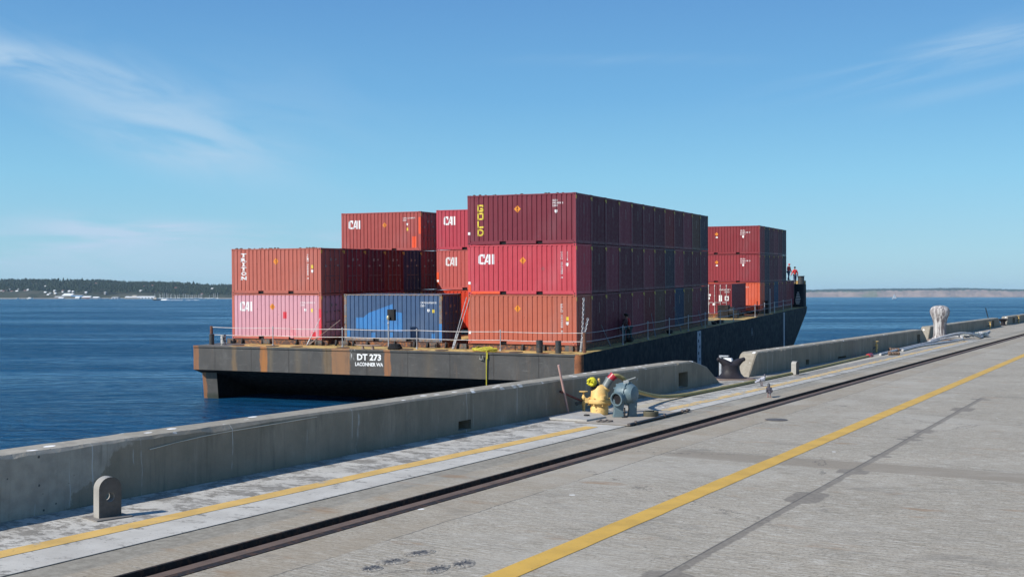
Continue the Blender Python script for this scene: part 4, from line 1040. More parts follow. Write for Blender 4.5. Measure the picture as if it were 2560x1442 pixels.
mb = MB(); mb.tube([(-4.38, YT - .08, -.42), (-4.43, YT - .1, -.62), (-4.28, YT - .1, -.66), (-4.23, YT - .09, -.45)], .035, 6); put('shackle', mb.mesh('shackle', 60), weathered('shackle_grey', (.3, .29, .26), None, None, .6), rt2)
mb = MB(); pts = []
for k in range(110):
    a = k * .45; r = .30 - .0008 * k + rnd.uniform(-.02, .02); pts.append((r * 1.3 * math.cos(a), r * .8 * math.sin(a), .04 + .0022 * k))
mb.tube(pts, .045, 6); tag(put('black_rope', mb.mesh('black_rope', 60), weathered('rope_black', (.02, .02, .022), (.012, .012, .014), None, .9, 0, 20, .6), loc=BM @ Vector((-9.62, -1.55, ZD + .01)), rot=BROT), 'heap of black rope beside the stern light pole', 'rope')

# ------------------------------------------------------------------ people
def skin_mesh(name, verts, edges, radii, sub=1, root=0):
    me = bpy.data.meshes.new(name); me.from_pydata([tuple(v) for v in verts], edges, []); ob = bpy.data.objects.new(name, me); S.collection.objects.link(ob)
    md = ob.modifiers.new('s', 'SKIN'); md.use_smooth_shade = True
    for i, r in enumerate(radii):
        rr = r if isinstance(r, tuple) else (r, r); me.skin_vertices[0].data[i].radius = rr
    me.skin_vertices[0].data[root].use_root = True
    if sub: sb = ob.modifiers.new('u', 'SUBSURF'); sb.levels = sub; sb.render_levels = sub
    dg = bpy.context.evaluated_depsgraph_get(); dg.update(); out = bpy.data.meshes.new_from_object(ob.evaluated_get(dg)); out.name = name
    bpy.data.objects.remove(ob)
    for p in out.polygons: p.use_smooth = True
    return out
M_skin = weathered('skin', (.36, .20, .14), (.30, .16, .11), None, .6)
M_hair = weathered('hair_dark', (.03, .02, .015), None, None, .7)
M_jean = weathered('denim', (.06, .085, .15), (.04, .06, .11), None, .8)
M_redjacket = weathered('red_jacket', (.66, .045, .04), (.55, .035, .035), None, .7)
M_darkjacket = weathered('dark_jacket', (.05, .012, .014), None, None, .7)
M_boot = weathered('boot_brown', (.05, .035, .025), None, None, .6)
def person(label, loc, rz, jacket, cap, stride=0.0, bend=0.0, armL=(.0, .0), armR=(0, 0), group='dock workers on the barge', rot=None, scale=1.0, trousers=None):
    """a standing adult about 1.76 m tall, facing local -y; arms given as (sideways, forward) hand offsets"""
    t = thing('person', label, 'person', loc, rot or (0, 0, rz), group); t.scale = (scale,) * 3
    B = lambda x, y, z: (x, y - (max(0, z - .95)) * bend, z - (max(0, z - .95)) * bend * .25)
    hl = B(-.30 - armL[0], -armL[1] - .02, .86 + armL[1] * .5); hr = B(.30 + armR[0], -armR[1] - .02, .86 + armR[1] * .5)
    el_ = B(-.29 - armL[0] * .5, .03 - armL[1] * .35, 1.10); er_ = B(.29 + armR[0] * .5, .03 - armR[1] * .35, 1.10)
    V = [B(0, 0, .95), B(0, .0, 1.12), B(0, .01, 1.34), B(0, 0, 1.47), B(0, -.02, 1.56), B(0, -.03, 1.66), B(0, -.02, 1.74),
         B(-.18, 0, 1.42), el_, hl, B(.18, 0, 1.42), er_, hr,
         (-.10, 0, .90), (-.11, -.02 - stride * .5, .50), (-.12, .02 - stride, .09), (-.12, -.12 - stride, .04),
         (.10, 0, .90), (.11, -.02 + stride * .3, .50), (.12, .02 + stride, .09), (.12, -.12 + stride, .04)]
    E = [(0, 1), (1, 2), (2, 3), (3, 4), (4, 5), (5, 6), (2, 7), (7, 8), (8, 9), (2, 10), (10, 11), (11, 12), (0, 13), (13, 14), (14, 15), (15, 16), (0, 17), (17, 18), (18, 19), (19, 20)]
    Rd = [(.15, .10), (.13, .09), (.17, .11), .06, .055, (.078, .095), (.06, .075), .065, .042, .030, .065, .042, .030, .09, .06, .045, .04, .09, .06, .045, .04]
    for hnd, sgn in ((9, -1), (12, 1)):                       # palm and five bent fingers
        h = Vector(V[hnd]); i0 = len(V); V.append(tuple(h + Vector((0, -.01, -.07)))); E.append((hnd, i0)); Rd.append((.028, .018))
        for f in range(4):
            a = h + Vector(((f - 1.5) * .018, -.015, -.105)); b = a + Vector((0, -.02, -.035 - .008 * (f in (1, 2)))); V += [tuple(a), tuple(b)]
            E += [(i0, len(V) - 2), (len(V) - 2, len(V) - 1)]; Rd += [.009, .008]
        a = h + Vector((-sgn * .035, -.02, -.06)); V.append(tuple(a)); E.append((i0, len(V) - 1)); Rd.append(.010)
    put('body', skin_mesh('body', V, E, Rd, 1), M_skin, t)
    k = 1.16
    sub = lambda ids, edges, rr, name, mat: put(name, skin_mesh(name, [V[i] for i in ids], edges, rr, 1), mat, t)
    sub([0, 1, 2, 3, 7, 8, 9, 10, 11, 12], [(0, 1), (1, 2), (2, 3), (2, 4), (4, 5), (5, 6), (2, 7), (7, 8), (8, 9)],
        [(.18, .13), (.17, .12), (.20, .135), .085, .085, .062, .044, .085, .062, .044], 'jacket', jacket)
    sub([0, 13, 14, 15, 17, 18, 19], [(0, 1), (1, 2), (2, 3), (0, 4), (4, 5), (5, 6)], [(.165, .12), .11, .08, .065, .11, .08, .065], 'trousers', trousers or M_jean)
    for s, i in (('boot', 15), ('boot', 19)):
        a = Vector(V[i]); mb = MB(); mb.ball(a + Vector((0, -.07, -.035)), .055, 10, 0, (1, 2.4, .95)); put('boot', mb.mesh('boot', 60), M_boot, t)
    mb = MB(); hd = Vector(V[5]); mb.ball(hd + Vector((0, .012, .045)), .105, 12, 0, (.95, 1.1, .85))
    if cap: mb.box(tuple(hd + Vector((-.07, -.19, .045))), tuple(hd + Vector((.07, -.08, .06))))
    put('cap' if cap else 'hair', mb.mesh('cap', 50), cap or M_hair, t)
    fm = MB(); fm.ball(hd + Vector((0, -.10, -.01)), .018, 6, 0, (.8, 1.2, 1.3)); fm.ball(hd + Vector((-.08, 0, 0)), .02, 6, 0, (.5, 1, 1.4)); fm.ball(hd + Vector((.08, 0, 0)), .02, 6, 0, (.5, 1, 1.4))
    put('face_feature', fm.mesh('face_feature', 60), M_skin, t)
    em = MB(); em.ball(hd + Vector((-.03, -.092, .012)), .009, 6); em.ball(hd + Vector((.03, -.092, .012)), .009, 6); em.box(tuple(hd + Vector((-.025, -.098, -.052))), tuple(hd + Vector((.025, -.09, -.045)))); put('eyes_and_mouth', em.mesh('eyes_and_mouth'), M_hair, t)
    return t
def deck_pt(x, y, z=ZD + .012): return BM @ Vector((x, y, z))
person('worker in a red shirt and red cap on the bow containers, left of the other', deck_pt(-.45, 69.0, CH + .01), R(40), M_redjacket, M_redjacket, .16, .10, (.05, .25), (.08, .1), scale=1.0)
person('worker in a red shirt, bareheaded, standing beside the round bitt on the bow', deck_pt(-.18, 71.6, 2.16), R(-160), M_redjacket, None, .05, 0, (.05, .0), (.10, .1), scale=1.06)
person('worker in a dark jacket bending at the shaded rail', deck_pt(.34, 6.9), R(60), M_darkjacket, None, .1, .32, (.05, .2), (.05, .2), scale=.95, trousers=weathered('work_trousers_teal', (.03, .07, .08), None, None, .8))
person('worker in a red jacket leaning at the shaded rail', deck_pt(.34, 8.1), R(-70), M_redjacket, None, .1, .32, (.05, .2), (.05, .2), scale=.95, trousers=bpy.data.materials['work_trousers_teal'])

# ------------------------------------------------------------------ objects on the quay
# steel padeye near the camera
M_lug = weathered('padeye_steel', (.105, .092, .080), (.065, .058, .052), (.17, .15, .13), .7, 0, 5, .35, .30)
M_lugedge = weathered('padeye_lit_edge', (.34, .325, .30), (.25, .24, .22), None, .6, 0, 6, .3)  # rim paled and face darkened in colour, as sun and shade fall
def padeye(u, v, w, h, th, hole, rot, label, tilt=0):
    bm = bmesh.new(); n = 14; outer = [(-w / 2, 0), (w / 2, 0)]
    for k in range(n + 1): a = math.pi * k / n; outer.append((w / 2 * math.cos(a), h - w / 2 + w / 2 * math.sin(a) * .98))
    verts = []
    def ringv(pts, y): return [bm.verts.new((p[0], y, p[1])) for p in pts]
    hz = h * .50; m_ = 20; hc = [(hole * math.cos(2 * math.pi * k / m_), hz + hole * math.sin(2 * math.pi * k / m_)) for k in range(m_)]
    for y in (-th / 2, th / 2):
        o = ringv(outer, y); i = ringv(hc, y) if hole else []
        es = [bm.edges.new((o[k], o[(k + 1) % len(o)])) for k in range(len(o))] + [bm.edges.new((i[k], i[(k + 1) % m_])) for k in range(len(i))]
        bmesh.ops.triangle_fill(bm, use_beauty=True, edges=es); verts.append((o, i))
    for grp in (0, 1):
        a, b = verts[0][grp], verts[1][grp]
        for k in range(len(a)): bm.faces.new((a[k], a[(k + 1) % len(a)], b[(k + 1) % len(a)], b[k])).material_index = 1
    bmesh.ops.recalc_face_normals(bm, faces=bm.faces); me = bpy.data.meshes.new('padeye'); bm.to_mesh(me); bm.free()
    for p in me.polygons: p.use_smooth = True
    me.set_sharp_from_angle(angle=R(35))
    t = thing('padeye', label, 'padeye', Q(u, v, .016), (0, tilt, rot), 'steel padeyes beside the parapet')
    put('eye_plate', me, [M_lug, M_lugedge], t)
    mb = MB(); mb.box((-w * .8, -th * 1.4, -.004), (w * .8, th * 1.4, .004)); put('base_plate', mb.mesh('base_plate'), weathered('pad_base', (.22, .2, .18), (.14, .13, .12), None, .7) if 'pad_base' not in bpy.data.materials else bpy.data.materials['pad_base'], t)
    return t
padeye(7.93, -9.13, .235, .40, .115, .046, R(46), 'nearest steel padeye plate with a round hole, standing by the parapet')
padeye(31.9, -8.98, .17, .37, .15, 0, R(46), 'small grey steel plate seen edge-on beyond the pigeons')

# fire hydrant manifold
M_hy = weathered('hydrant_yellow', (.74, .50, .18), (.60, .38, .13), (.22, .13, .07), .6, 0, 9, .3, .40)
M_capy = weathered('cap_yellow', (.72, .66, .03), (.50, .44, .02), None, .6, 0, 9, .6)
ht = thing('hydrant', 'cream yellow dockside hydrant with two angled outlets and a bright yellow capped one', 'hydrant', Q(19.35, -9.12, .016), (0, 0, 0))
mb = MB(); mb.lathe([(.165, 0), (.17, .13), (.165, .14), (.165, .20), (.235, .205), (.24, .215), (.24, .27), (.235, .28), (.17, .285), (.165, .30), (.155, .45), (.12, .52), (.06, .55)], 24)
for k in range(8): a = k * math.pi / 4 + .2; mb.cyl((.205 * math.cos(a), .205 * math.sin(a), .165), (.205 * math.cos(a), .205 * math.sin(a), .31), .018, n=6)
mb.cyl((.04, -.19, .28), (.04, -.19, .36), .07, n=14); mb.box((-.27, -.12, .22), (-.20, -.02, .30))
put('body', mb.mesh('body', 40), M_hy, ht)
def outlet(a, b, r, mat, name, extra=None):
    mb = MB(); mb.cyl(a, b, r, n=16); d = (Vector(b) - Vector(a)).normalized(); mb.cyl(Vector(b) - d * .03, Vector(b) + d * .0, r * 1.12, n=16); return put(name, mb.mesh(name, 40), mat, ht)
outlet((-.02, 0, .40), (-.10, -.03, .52), .085, M_black, 'left_outlet')
mb = MB(); rn = random.Random(2)
C = Vector((-.135, -.05, .60)); mb.ball(C, .088, 14, 0, (1, 1, 1.0)); mb.tube([C + Vector((-.04 + .06 * math.cos(a), -.075, .055 * math.sin(a))) for a in [k * .7 for k in range(9)]], .022, 6); mb.tube([C + Vector((.03 * math.cos(a), -.085, .03 * math.sin(a))) for a in [k * .9 for k in range(6)]], .018, 6)
for v in range(len(mb.v)): mb.v[v] = tuple(Vector(mb.v[v]) + Vector((rn.uniform(-.008, .008), rn.uniform(-.008, .008), rn.uniform(-.008, .008))))
put('outlet_cap', mb.mesh('outlet_cap', 60), M_capy, ht)
outlet((.06, 0, .42), (.11, 0, .50), .095, M_hy, 'right_outlet'); outlet((.11, 0, .50), (.20, 0, .65), .078, weathered('coupling_grey', (.17, .19, .19), (.10, .12, .12), None, .5, .1), 'hose_coupling')
outlet((.195, 0, .64), (.275, 0, .72), .075, weathered('coupling_red', (.42, .02, .035), (.30, .015, .03), None, .4), 'red_collar')
mb = MB(); mb.cyl((-.01, 0, .54), (-.01, 0, .63), .022, n=8); mb.ball((-.01, 0, .64), .026, 8); put('operating_nut', mb.mesh('operating_nut', 40), M_hy, ht)

# big grey valve fitting on legs
M_gv = weathered('valve_grey', (.13, .185, .205), (.085, .13, .15), (.25, .28, .29), .45, .1, 4, .15, .35)
vt = thing('pipe_fitting', 'large blue-grey pipe fitting with an open mouth beside the yellow hydrant', 'pipe fitting', Q(19.15, -8.52, .012), (0, 0, 0))
c = Vector((.02, .02, .37)); f_ = Vector((-.62, -.75, -.10)).normalized()
mb = MB(); T = f_.to_track_quat('Z', 'Y').to_matrix().to_4x4(); T.translation = c + f_ * .05
mb.lathe([(.115, .0), (.106, .20), (.112, .215), (.126, .22), (.128, .255), (.125, .262), (.104, .262), (.100, .255), (.096, -.02)], 24, T, cap=False); put('open_mouth', mb.mesh('open_mouth', 40), M_gv, vt)
mb = MB(); mb.cyl(c + f_ * .05, c + f_ * .272, .1015, n=24); put('mouth_shade_plug', mb.mesh('mouth_shade_plug'), M_black, vt)  # solid black plug stands in for the shade inside the mouth
mb = MB(); T = Vector((.80, -.60, .0)).normalized().to_track_quat('Z', 'Y').to_matrix().to_4x4(); T.translation = c + Vector((-.10, .10, .05))
mb.lathe([(.02, -.06), (.13, -.05), (.19, 0), (.20, .05), (.20, .16), (.215, .165), (.215, .20), (.19, .205), (.18, .26), (.14, .32), (.05, .34)], 24, T); body = put('valve_body', mb.mesh('valve_body', 40), M_gv, vt)
mb = MB()
for k in range(10):
    a = k * math.pi / 5; mb.cyl(T @ Vector((.165 * math.cos(a), .165 * math.sin(a), -.045)), T @ Vector((.165 * math.cos(a), .165 * math.sin(a), .0)), .017, n=6)
    mb.cyl(T @ Vector((.20 * math.cos(a), .20 * math.sin(a), .145)), T @ Vector((.20 * math.cos(a), .20 * math.sin(a), .225)), .016, n=6)
put('flange_bolts', mb.mesh('flange_bolts', 40), M_gv, body)
for x0, y0, w in ((-.12, -.10, .20), (.14, -.02, .17)):
    mb = MB(); mb.prism([(x0 - w * .55, 0), (x0 + w * .5, 0), (x0 + w * .42, .10), (x0 + w * .5, .30), (x0 - w * .5, .34), (x0 - w * .42, .14)], y0 - .05, y0 + .10, 'y'); put('leg', mb.mesh('leg', bevel=.012), M_gv, vt)
mb = MB(); mb.box((-.02, -.06, .55), (.07, .03, .66)); mb.cyl((-.06, -.015, .565), (.14, -.015, .585), .012, n=6); mb.cyl((.02, -.02, .66), (.20, -.02, .72), .010, n=6); mb.cyl((.02, 0, .52), (.02, 0, .60), .03, n=8); put('top_latch', mb.mesh('top_latch', bevel=.006), weathered('latch_grey', (.42, .44, .43), (.3, .31, .3), None, .5, .1), vt)
mb = MB(); mb.cyl((-.02, -.20, 0), (-.02, -.20, .19), .013, n=6); mb.box((-.07, -.24, 0), (.03, -.16, .018)); put('prop_bolt', mb.mesh('prop_bolt'), M_black, vt)

mb = MB(); mb.lathe([(.135, 0), (.14, .02), (.14, .095), (.125, .10), (.12, .075), (.04, .07)], 24)
tag(put('blind_flange', mb.mesh('blind_flange', 35), weathered('cap_olive', (.12, .11, .07), (.07, .065, .045), None, .6, .1), loc=Q(19.42, -8.12, .016)), 'round olive metal flange lying right of the grey pipe fitting', 'flange')

# hatch plate, steel bars
ht2 = thing('hatch_cover', 'flat grey steel hatch cover lying in front of the hydrant', 'hatch', Q(18.62, -9.02, .016), QROT)
mb = MB(); mb.add([(-.50, -.58, 0), (.27, -.58, 0), (.32, .10, 0), (-.12, .72, 0), (-.52, .72, 0)] + [(-.50, -.58, .035), (.27, -.58, .035), (.32, .10, .035), (-.12, .72, .035), (-.52, .72, .035)],
                    [(0, 1, 2, 3, 4), (5, 6, 7, 8, 9), (0, 1, 6, 5), (1, 2, 7, 6), (2, 3, 8, 7), (3, 4, 9, 8), (4, 0, 5, 9)])
put('cover_plate', mb.mesh('cover_plate'), weathered('plate_grey', (.40, .39, .37), (.30, .29, .27), (.16, .14, .12), .7, 0, 5, .2, .35), ht2)
mb = MB(); mb.tube([(-.02 + .045 * math.cos(a), .02 + .045 * math.sin(a), .05) for a in [k * math.pi / 5 for k in range(10)]], .012, 6, closed=True); put('lifting_ring', mb.mesh('lifting_ring', 60), M_black, ht2)
mb = MB(); rn = random.Random(8)
for k in range(5): mb.tube([(-.0 + k * .052 + .035 * math.cos(a), .035 * math.sin(a) * (1 if k % 2 else .5), .02 + .014 * math.sin(a) * (k % 2)) for a in [q * math.pi / 5 for q in range(10)]], .014, 6, closed=True)
tag(put('chain', mb.mesh('chain', 60), weathered('chain_dark', (.14, .12, .11), (.08, .07, .065), None, .6, .2), loc=Q(18.05, -8.52, .02), rot=(0, 0, R(8))), 'short dark chain lying by the hatch cover corner', 'chain')
mt = thing('trench_cover', 'concrete trench cover with steel edge bars under the grey pipe fitting', 'trench cover', Q(18.8, -8.3, 0), QROT)
mb = MB(); mb.box((-.6, -.95, .0162), (.42, 1.6, .0215)); put('slab', mb.mesh('slab'), weathered('trench_concrete', (.34, .30, .25), (.27, .24, .2), None, .85, 0, 4, .3), mt)
mb = MB(); mb.tube([(.44, -.95, .035), (.45, .2, .04), (.43, 1.35, .035), (.40, 2.0, .03)], .022, 6); mb.box((.405, -.95, .016), (.425, 1.6, .05))
for y in (-.7, .6, 1.5, 1.75): mb.ball((.45, y, .045), .035, 8)
put('edge_bar', mb.mesh('edge_bar', 50), weathered('bar_brown', (.12, .095, .085), (.08, .07, .065), None, .6, .2), mt)

# small yellow hose valves along the wall
def hose_valve(u, v, label, s=1.0, rz=0.0):
    t = thing('hose_valve', label, 'valve', Q(u, v, .0), (0, 0, rz), 'small yellow water valves along the parapet'); t.scale = (s,) * 3
    mb = MB(); mb.lathe([(.03, 0), (.032, .14), (.045, .15), (.048, .20), (.035, .215), (.035, .235), (.05, .25), (.05, .285), (.028, .30), (.018, .33), (.018, .39)], 14); put('body', mb.mesh('body', 40), M_hy, t)
    mb = MB(); mb.lathe([(.07, 0), (.085, .008), (.085, .02), (.03, .024)], 14, Matrix.Translation((0, 0, .38))); put('handwheel', mb.mesh('handwheel', 40), M_hy, t)
    mb = MB(); mb.cyl((-.02, -.01, .19), (-.14, -.05, .165), .026, n=10); mb.cyl((-.12, -.045, .168), (-.15, -.052, .162), .036, n=10); put('outlet', mb.mesh('outlet', 40), weathered('outlet_dark', (.08, .10, .11), None, None, .5, .2) if 'outlet_dark' not in bpy.data.materials else bpy.data.materials['outlet_dark'], t)
    return t
hose_valve(19.66, -9.60, 'small yellow hose valve just left of the big hydrant')
hose_valve(45.9, -9.72, 'small yellow hose valve midway along the second parapet', 1.15)
hose_valve(83.7, -10.2, 'small yellow hose valve beyond the tall mooring post', 1.2)
hose_valve(102.4, -10.3, 'farthest yellow hose valve at the photo edge', 1.5)
# leaning poles
mb = MB(); a = Q(19.13, -9.66, .03); b = Q(18.93, -9.76, .93); mb.cyl((0, 0, 0), b - a, .023, n=10)
tag(put('pole', mb.mesh('pole', 40), weathered('pole_copper', (.48, .30, .26), (.38, .23, .2), None, .45), loc=a), 'pinkish copper pole leaning upright against the parapet', 'pole')
mb = MB(); a = Q(19.68, -9.62, .20); b = Q(18.95, -9.74, .44); mb.cyl((0, 0, 0), b - a, .022, n=10)
tag(put('pipe', mb.mesh('pipe', 40), weathered('pipe_maroon', (.13, .035, .035), (.09, .025, .025), None, .6), loc=a), 'dark maroon pipe slanting from the small yellow valve', 'pipe')

# discharge hose from the hydrant along the quay
hb = Q(19.35, -9.12, .016)
def spline(pts, n=8):
    out = []; P_ = [Vector(p) for p in pts]
    for i in range(len(P_) - 1):
        p0, p1, p2, p3 = P_[max(i - 1, 0)], P_[i], P_[i + 1], P_[min(i + 2, len(P_) - 1)]
        for k in range(n):
            t = k / n; out.append(.5 * ((2 * p1) + (p2 - p0) * t + (2 * p0 - 5 * p1 + 4 * p2 - p3) * t * t + (3 * p1 - p0 - 3 * p2 + p3) * t ** 3))
    return out + [P_[-1]]
hs = [hb + Vector((.27, 0, .715)), hb + Vector((.36, .05, .70)), hb + Vector((.50, .20, .61)), Q(20.5, -9.02, .42), Q(21.4, -9.06, .24), Q(22.3, -9.10, .12), Q(23.4, -9.10, .06), Q(25, -9.08, .045), Q(28, -9.05, .045), Q(34, -9.10, .045), Q(39, -9.22, .045), Q(42.4, -9.28, .05)]
ho = thing('fire_hose', 'flat olive yellow hose running from the hydrant far along the quay', 'hose', hb)
mb = MB(); sp = [p - hb for p in spline(hs)]
mb.tube(sp, .052, 10, flat=.75); put('hose', mb.mesh('hose', 60), weathered('hose_olive', (.34, .27, .10), (.26, .21, .08), None, .7, 0, 6), ho)
mb = MB(); e = sp[-1]; mb.cyl(e, e + (Q(42.9, -9.27, .05) - Q(42.4, -9.28, .05)), .085, n=12); put('end_coupling', mb.mesh('end_coupling', 40), bpy.data.materials['coupling_red'], ho)

# white mooring hose and ropes by the tall post
M_wh = weathered('hose_white', (.50, .49, .49), (.38, .37, .37), None, .6, 0, 4)
def ground_rope(pts, r, name, label, mat, cat):
    o = Q(*pts[0][:2], 0); mb = MB(); mb.tube([p - o for p in spline([Q(*p) for p in pts], 8)], r, 8)
    return tag(put(name, mb.mesh(name, 60), mat, loc=o), label, cat, 'white hoses lying by the tall mooring post')
ground_rope([(43.6, -9.1, .06), (47, -9.25, .06), (50, -9.35, .06), (54, -9.45, .06), (58, -9.5, .06), (60.2, -9.35, .12), (60.9, -8.9, .2), (60.0, -8.6, .1), (57, -8.85, .06), (52, -9.15, .06), (47.5, -9.05, .06)], .045, 'white_hose', 'long white hose doubled back in front of the tall mooring post', M_wh, 'hose')
ground_rope([(57.8, -9.75, .06), (59.3, -9.3, .25), (61.0, -8.85, .36), (62.5, -8.5, .28), (64, -8.3, .08), (67, -8.5, .06), (71, -8.9, .06), (76, -9.3, .06)], .055, 'white_hose', 'white hose humped over the deck right of the tall mooring post', M_wh, 'hose')
mb = MB(); rn = random.Random(6); pts = []
for k in range(120): a = k * .33; r = .9 + rn.uniform(-.25, .25); pts.append((r * math.cos(a) * .6, r * math.sin(a) * 1.8, .06 + .0012 * k + rn.uniform(0, .03)))
mb.tube(pts, .032, 6); tag(put('mooring_rope', mb.mesh('mooring_rope', 60), weathered('rope_mixed', (.34, .36, .36), (.15, .20, .19), (.5, .5, .52), .8, 0, 1.5, .4, .5), loc=Q(66.5, -8.9, .0), rot=QROT), 'loose grey-green coil of mooring rope beyond the tall post', 'rope')
for u, v, lab, c_ in ((44.3, -8.75, 'dark lump of coupling by the red hose end', 'coupling'), (47.4, -9.35, 'brown coupling lying on the white hose', 'coupling')):
    mb = MB(); mb.cyl((-.16, 0, .07), (.16, .08, .07), .065, n=12); mb.cyl((-.2, 0, .08), (-.13, 0, .08), .085, n=12); mb.ball((.2, .09, .07), .07, 10); tag(put('hose_coupling', mb.mesh('hose_coupling', 40), M_tarp, loc=Q(u, v, 0)), lab, c_)

# double-horned black bollard
M_bol = weathered('bollard_black', (.020, .018, .022), (.032, .028, .032), (.10, .085, .085), .5, 0, 2, .2, .26)
bo = thing('mooring_bollard', 'squat black two-horned bollard in the gap between parapets', 'bollard', Q(29.35, -9.98, 0), (0, 0, R(8)))
mb = MB(); mb.lathe([(.36, 0), (.36, .05), (.30, .07), (.23, .16), (.20, .28), (.20, .38), (.14, .42), (.03, .43)], 22, Matrix.Diagonal((1.15, 1, 1, 1))); put('post', mb.mesh('post', 40), M_bol, bo)
for sx in (-1, 1):
    mb = MB(); mb.tube([(0, 0, .28), (sx * .10, 0, .38), (sx * .23, 0, .48), (sx * .34, 0, .535)], [.18, .15, .10, .055], 14, flat=.85); mb.ball((sx * .34, 0, .53), .058, 10); put('horn', mb.mesh('horn', 60), M_bol, bo)
mb = MB(); mb.prism(roundrect(-.55, .55, -.42, .42, .12), .0, .035, 'z'); put('base_plate', mb.mesh('base_plate', 30), weathered('base_rusty', (.26, .19, .15), (.17, .12, .1), None, .8), bo)
fe = thing('fender_pad', 'white rounded fender pad with grey backing plate behind the black bollard', 'fender', Q(30.50, -10.50, .0), QROT)
mb = MB(); mb.prism(roundrect(-.12, .14, .02, .50, .06), 0, .13, 'y'); put('pad', mb.mesh('pad', 30), M_white, fe)
mb = MB(); mb.box((-.21, -.02, .0), (-.15, .10, .57)); mb.box((-.15, -.02, .53), (.05, .08, .57)); put('backing_plate', mb.mesh('backing_plate'), M_grey, fe)

# tall stained mooring post
def post_material():
    m = MT('mooring_post_stained', .8)
    w = m.math('ABSOLUTE', m.math('SUBTRACT', m.noise(3.2, 6, .75, .4, (2.2, 2.2, .18)), .5))
    col = m.mix(m.rng(m.noise(4.5, 5, .7, 0, (2.4, 2.4, .14)), .42, .56), (.50, .48, .46), (.10, .082, .085))
    col = m.mix(m.rng(m.noise(1.5, 3), .3, .7, 0, .4), col, (.40, .37, .36)); m.color(col); m.bump(m.noise(8, 5, .7, 0, (1, 1, .3)), .25, .01); return m.m
mp = thing('mooring_post', 'tall mushroom-headed mooring post streaked white and black', 'bollard', Q(60.9, -9.78, 0))
mb = MB(); mb.lathe([(.47, 0), (.50, .05), (.40, .08), (.34, .14), (.31, .30), (.30, .62), (.32, .90), (.38, 1.12), (.45, 1.30), (.475, 1.42), (.465, 1.53), (.41, 1.63), (.31, 1.70), (.17, 1.745), (.02, 1.755)], 40)
me = mb.mesh('post', 50)
for v in me.vertices: 
    a = math.atan2(v.co.y, v.co.x); k = 1 + .008 * math.sin(9 * a) * min(1, v.co.z); v.co.x *= k; v.co.y *= k
put('post', me, post_material(), mp)
mb = MB(); mb.lathe([(.62, 0), (.62, .05), (.5, .06)], 20); put('base_plate', mb.mesh('base_plate', 40), bpy.data.materials['base_rusty'], mp)
mb = MB(); mb.lathe([(.17, 0), (.17, .05), (.12, .10), (.11, .28), (.2, .40), (.26, .46), (.20, .52), (.05, .54)], 16, Matrix.Diagonal((1.5, 1, 1, 1)))
tag(put('mooring_bollard', mb.mesh('mooring_bollard', 40), M_bol, loc=Q(93.6, -10.5, 0)), 'small distant black bollard in the far parapet gap', 'bollard')
mb = MB(); mb.cyl((0, 0, 0), (-.25, .1, 1.1), .03, n=6); tag(put('iron_rod', mb.mesh('iron_rod'), M_black, loc=Q(87.5, -10.7, .3)), 'thin dark rod rising above the far parapet', 'rod')

# thin wire hanging along the parapet face
mb = MB(); o = Q(9, -9.80, 0); mb.tube([Q(u, -9.805, z) - o for u, z in ((9.1, .50), (9.5, .535), (9.9, .56), (10.4, .575), (11.2, .585), (12.0, .60))], .005, 5)
tag(put('thin_wire', mb.mesh('thin_wire', 60), weathered('wire_tan', (.62, .56, .45), None, None, .6), loc=o), 'thin tan wire strung along the near parapet face', 'wire')
# manhole in the slab
mb = MB(); mb.lathe([(.19, 0), (.20, .006), (.185, .012), (.05, .012)], 24); tag(put('manhole_cover', mb.mesh('manhole_cover', 30), weathered('manhole_iron', (.13, .12, .11), (.09, .08, .075), None, .7, .2), loc=Q(20.1, -6.0, .001)), 'small round iron cover set in the quay slab right of the rail', 'manhole')

# ------------------------------------------------------------------ pigeons
def pigeon(label, loc, rz, body_c, head_c, s=1.0):
    t = thing('pigeon', label, 'pigeon', loc, (0, 0, rz), 'pigeons standing on the quay'); t.scale = (s,) * 3
    V = [(0, 0, .13), (0, -.05, .145), (0, -.085, .18), (0, -.10, .225), (0, -.105, .255), (0, -.13, .250), (0, .06, .115), (0, .12, .095), (0, .19, .08)]
    E = [(0, 1), (1, 2), (2, 3), (3, 4), (4, 5), (0, 6), (6, 7), (7, 8)]
    put('body', skin_mesh('body', V, E, [(.055, .052), (.055, .052), (.036, .036), .021, .024, .007, (.048, .040), (.028, .020), (.024, .008)], 2), body_c, t)
    put('neck', skin_mesh('neck', [V[2], V[3], V[4], (0, -.112, .256)], [(0, 1), (1, 2), (2, 3)], [.038, .026, .027, .024], 1), head_c, t)
    for sx in (-1, 1):
        mb = MB(); mb.ball((sx * .045, .025, .13), .05, 12, 0, (.42, 1.75, .72)); mb.ball((sx * .032, .11, .105), .03, 10, 0, (.4, 2.0, .45)); put('wing', mb.mesh('wing', 60), body_c, t)
        mb = MB(); mb.cyl((sx * .022, -.005, .085), (sx * .022, -.008, .006), .006, n=6)
        for a in (-.5, 0, .5): mb.cyl((sx * .022, -.008, .006), (sx * .022 + .03 * math.sin(a), -.008 - .032 * math.cos(a), .004), .0045, n=5)
        mb.cyl((sx * .022, -.008, .006), (sx * .022, .018, .004), .0045, n=5); put('leg', mb.mesh('leg', 60), M_pleg, t)
    mb = MB(); mb.cyl((0, -.125, .254), (0, -.152, .246), .007, .002, n=6); put('beak', mb.mesh('beak'), M_black, t)
    return t
M_pleg = weathered('pigeon_leg', (.30, .07, .06), None, None, .6)
def wingmat(name, c, bar):
    m = MT(name, .8); col = m.mix(m.window(m.xyz(1), .065, .085, .004), c, bar); col = m.mix(m.rng(m.noise(30, 3), .4, .7, 0, .3), col, tuple(x * .6 for x in c)); m.color(col); return m.m
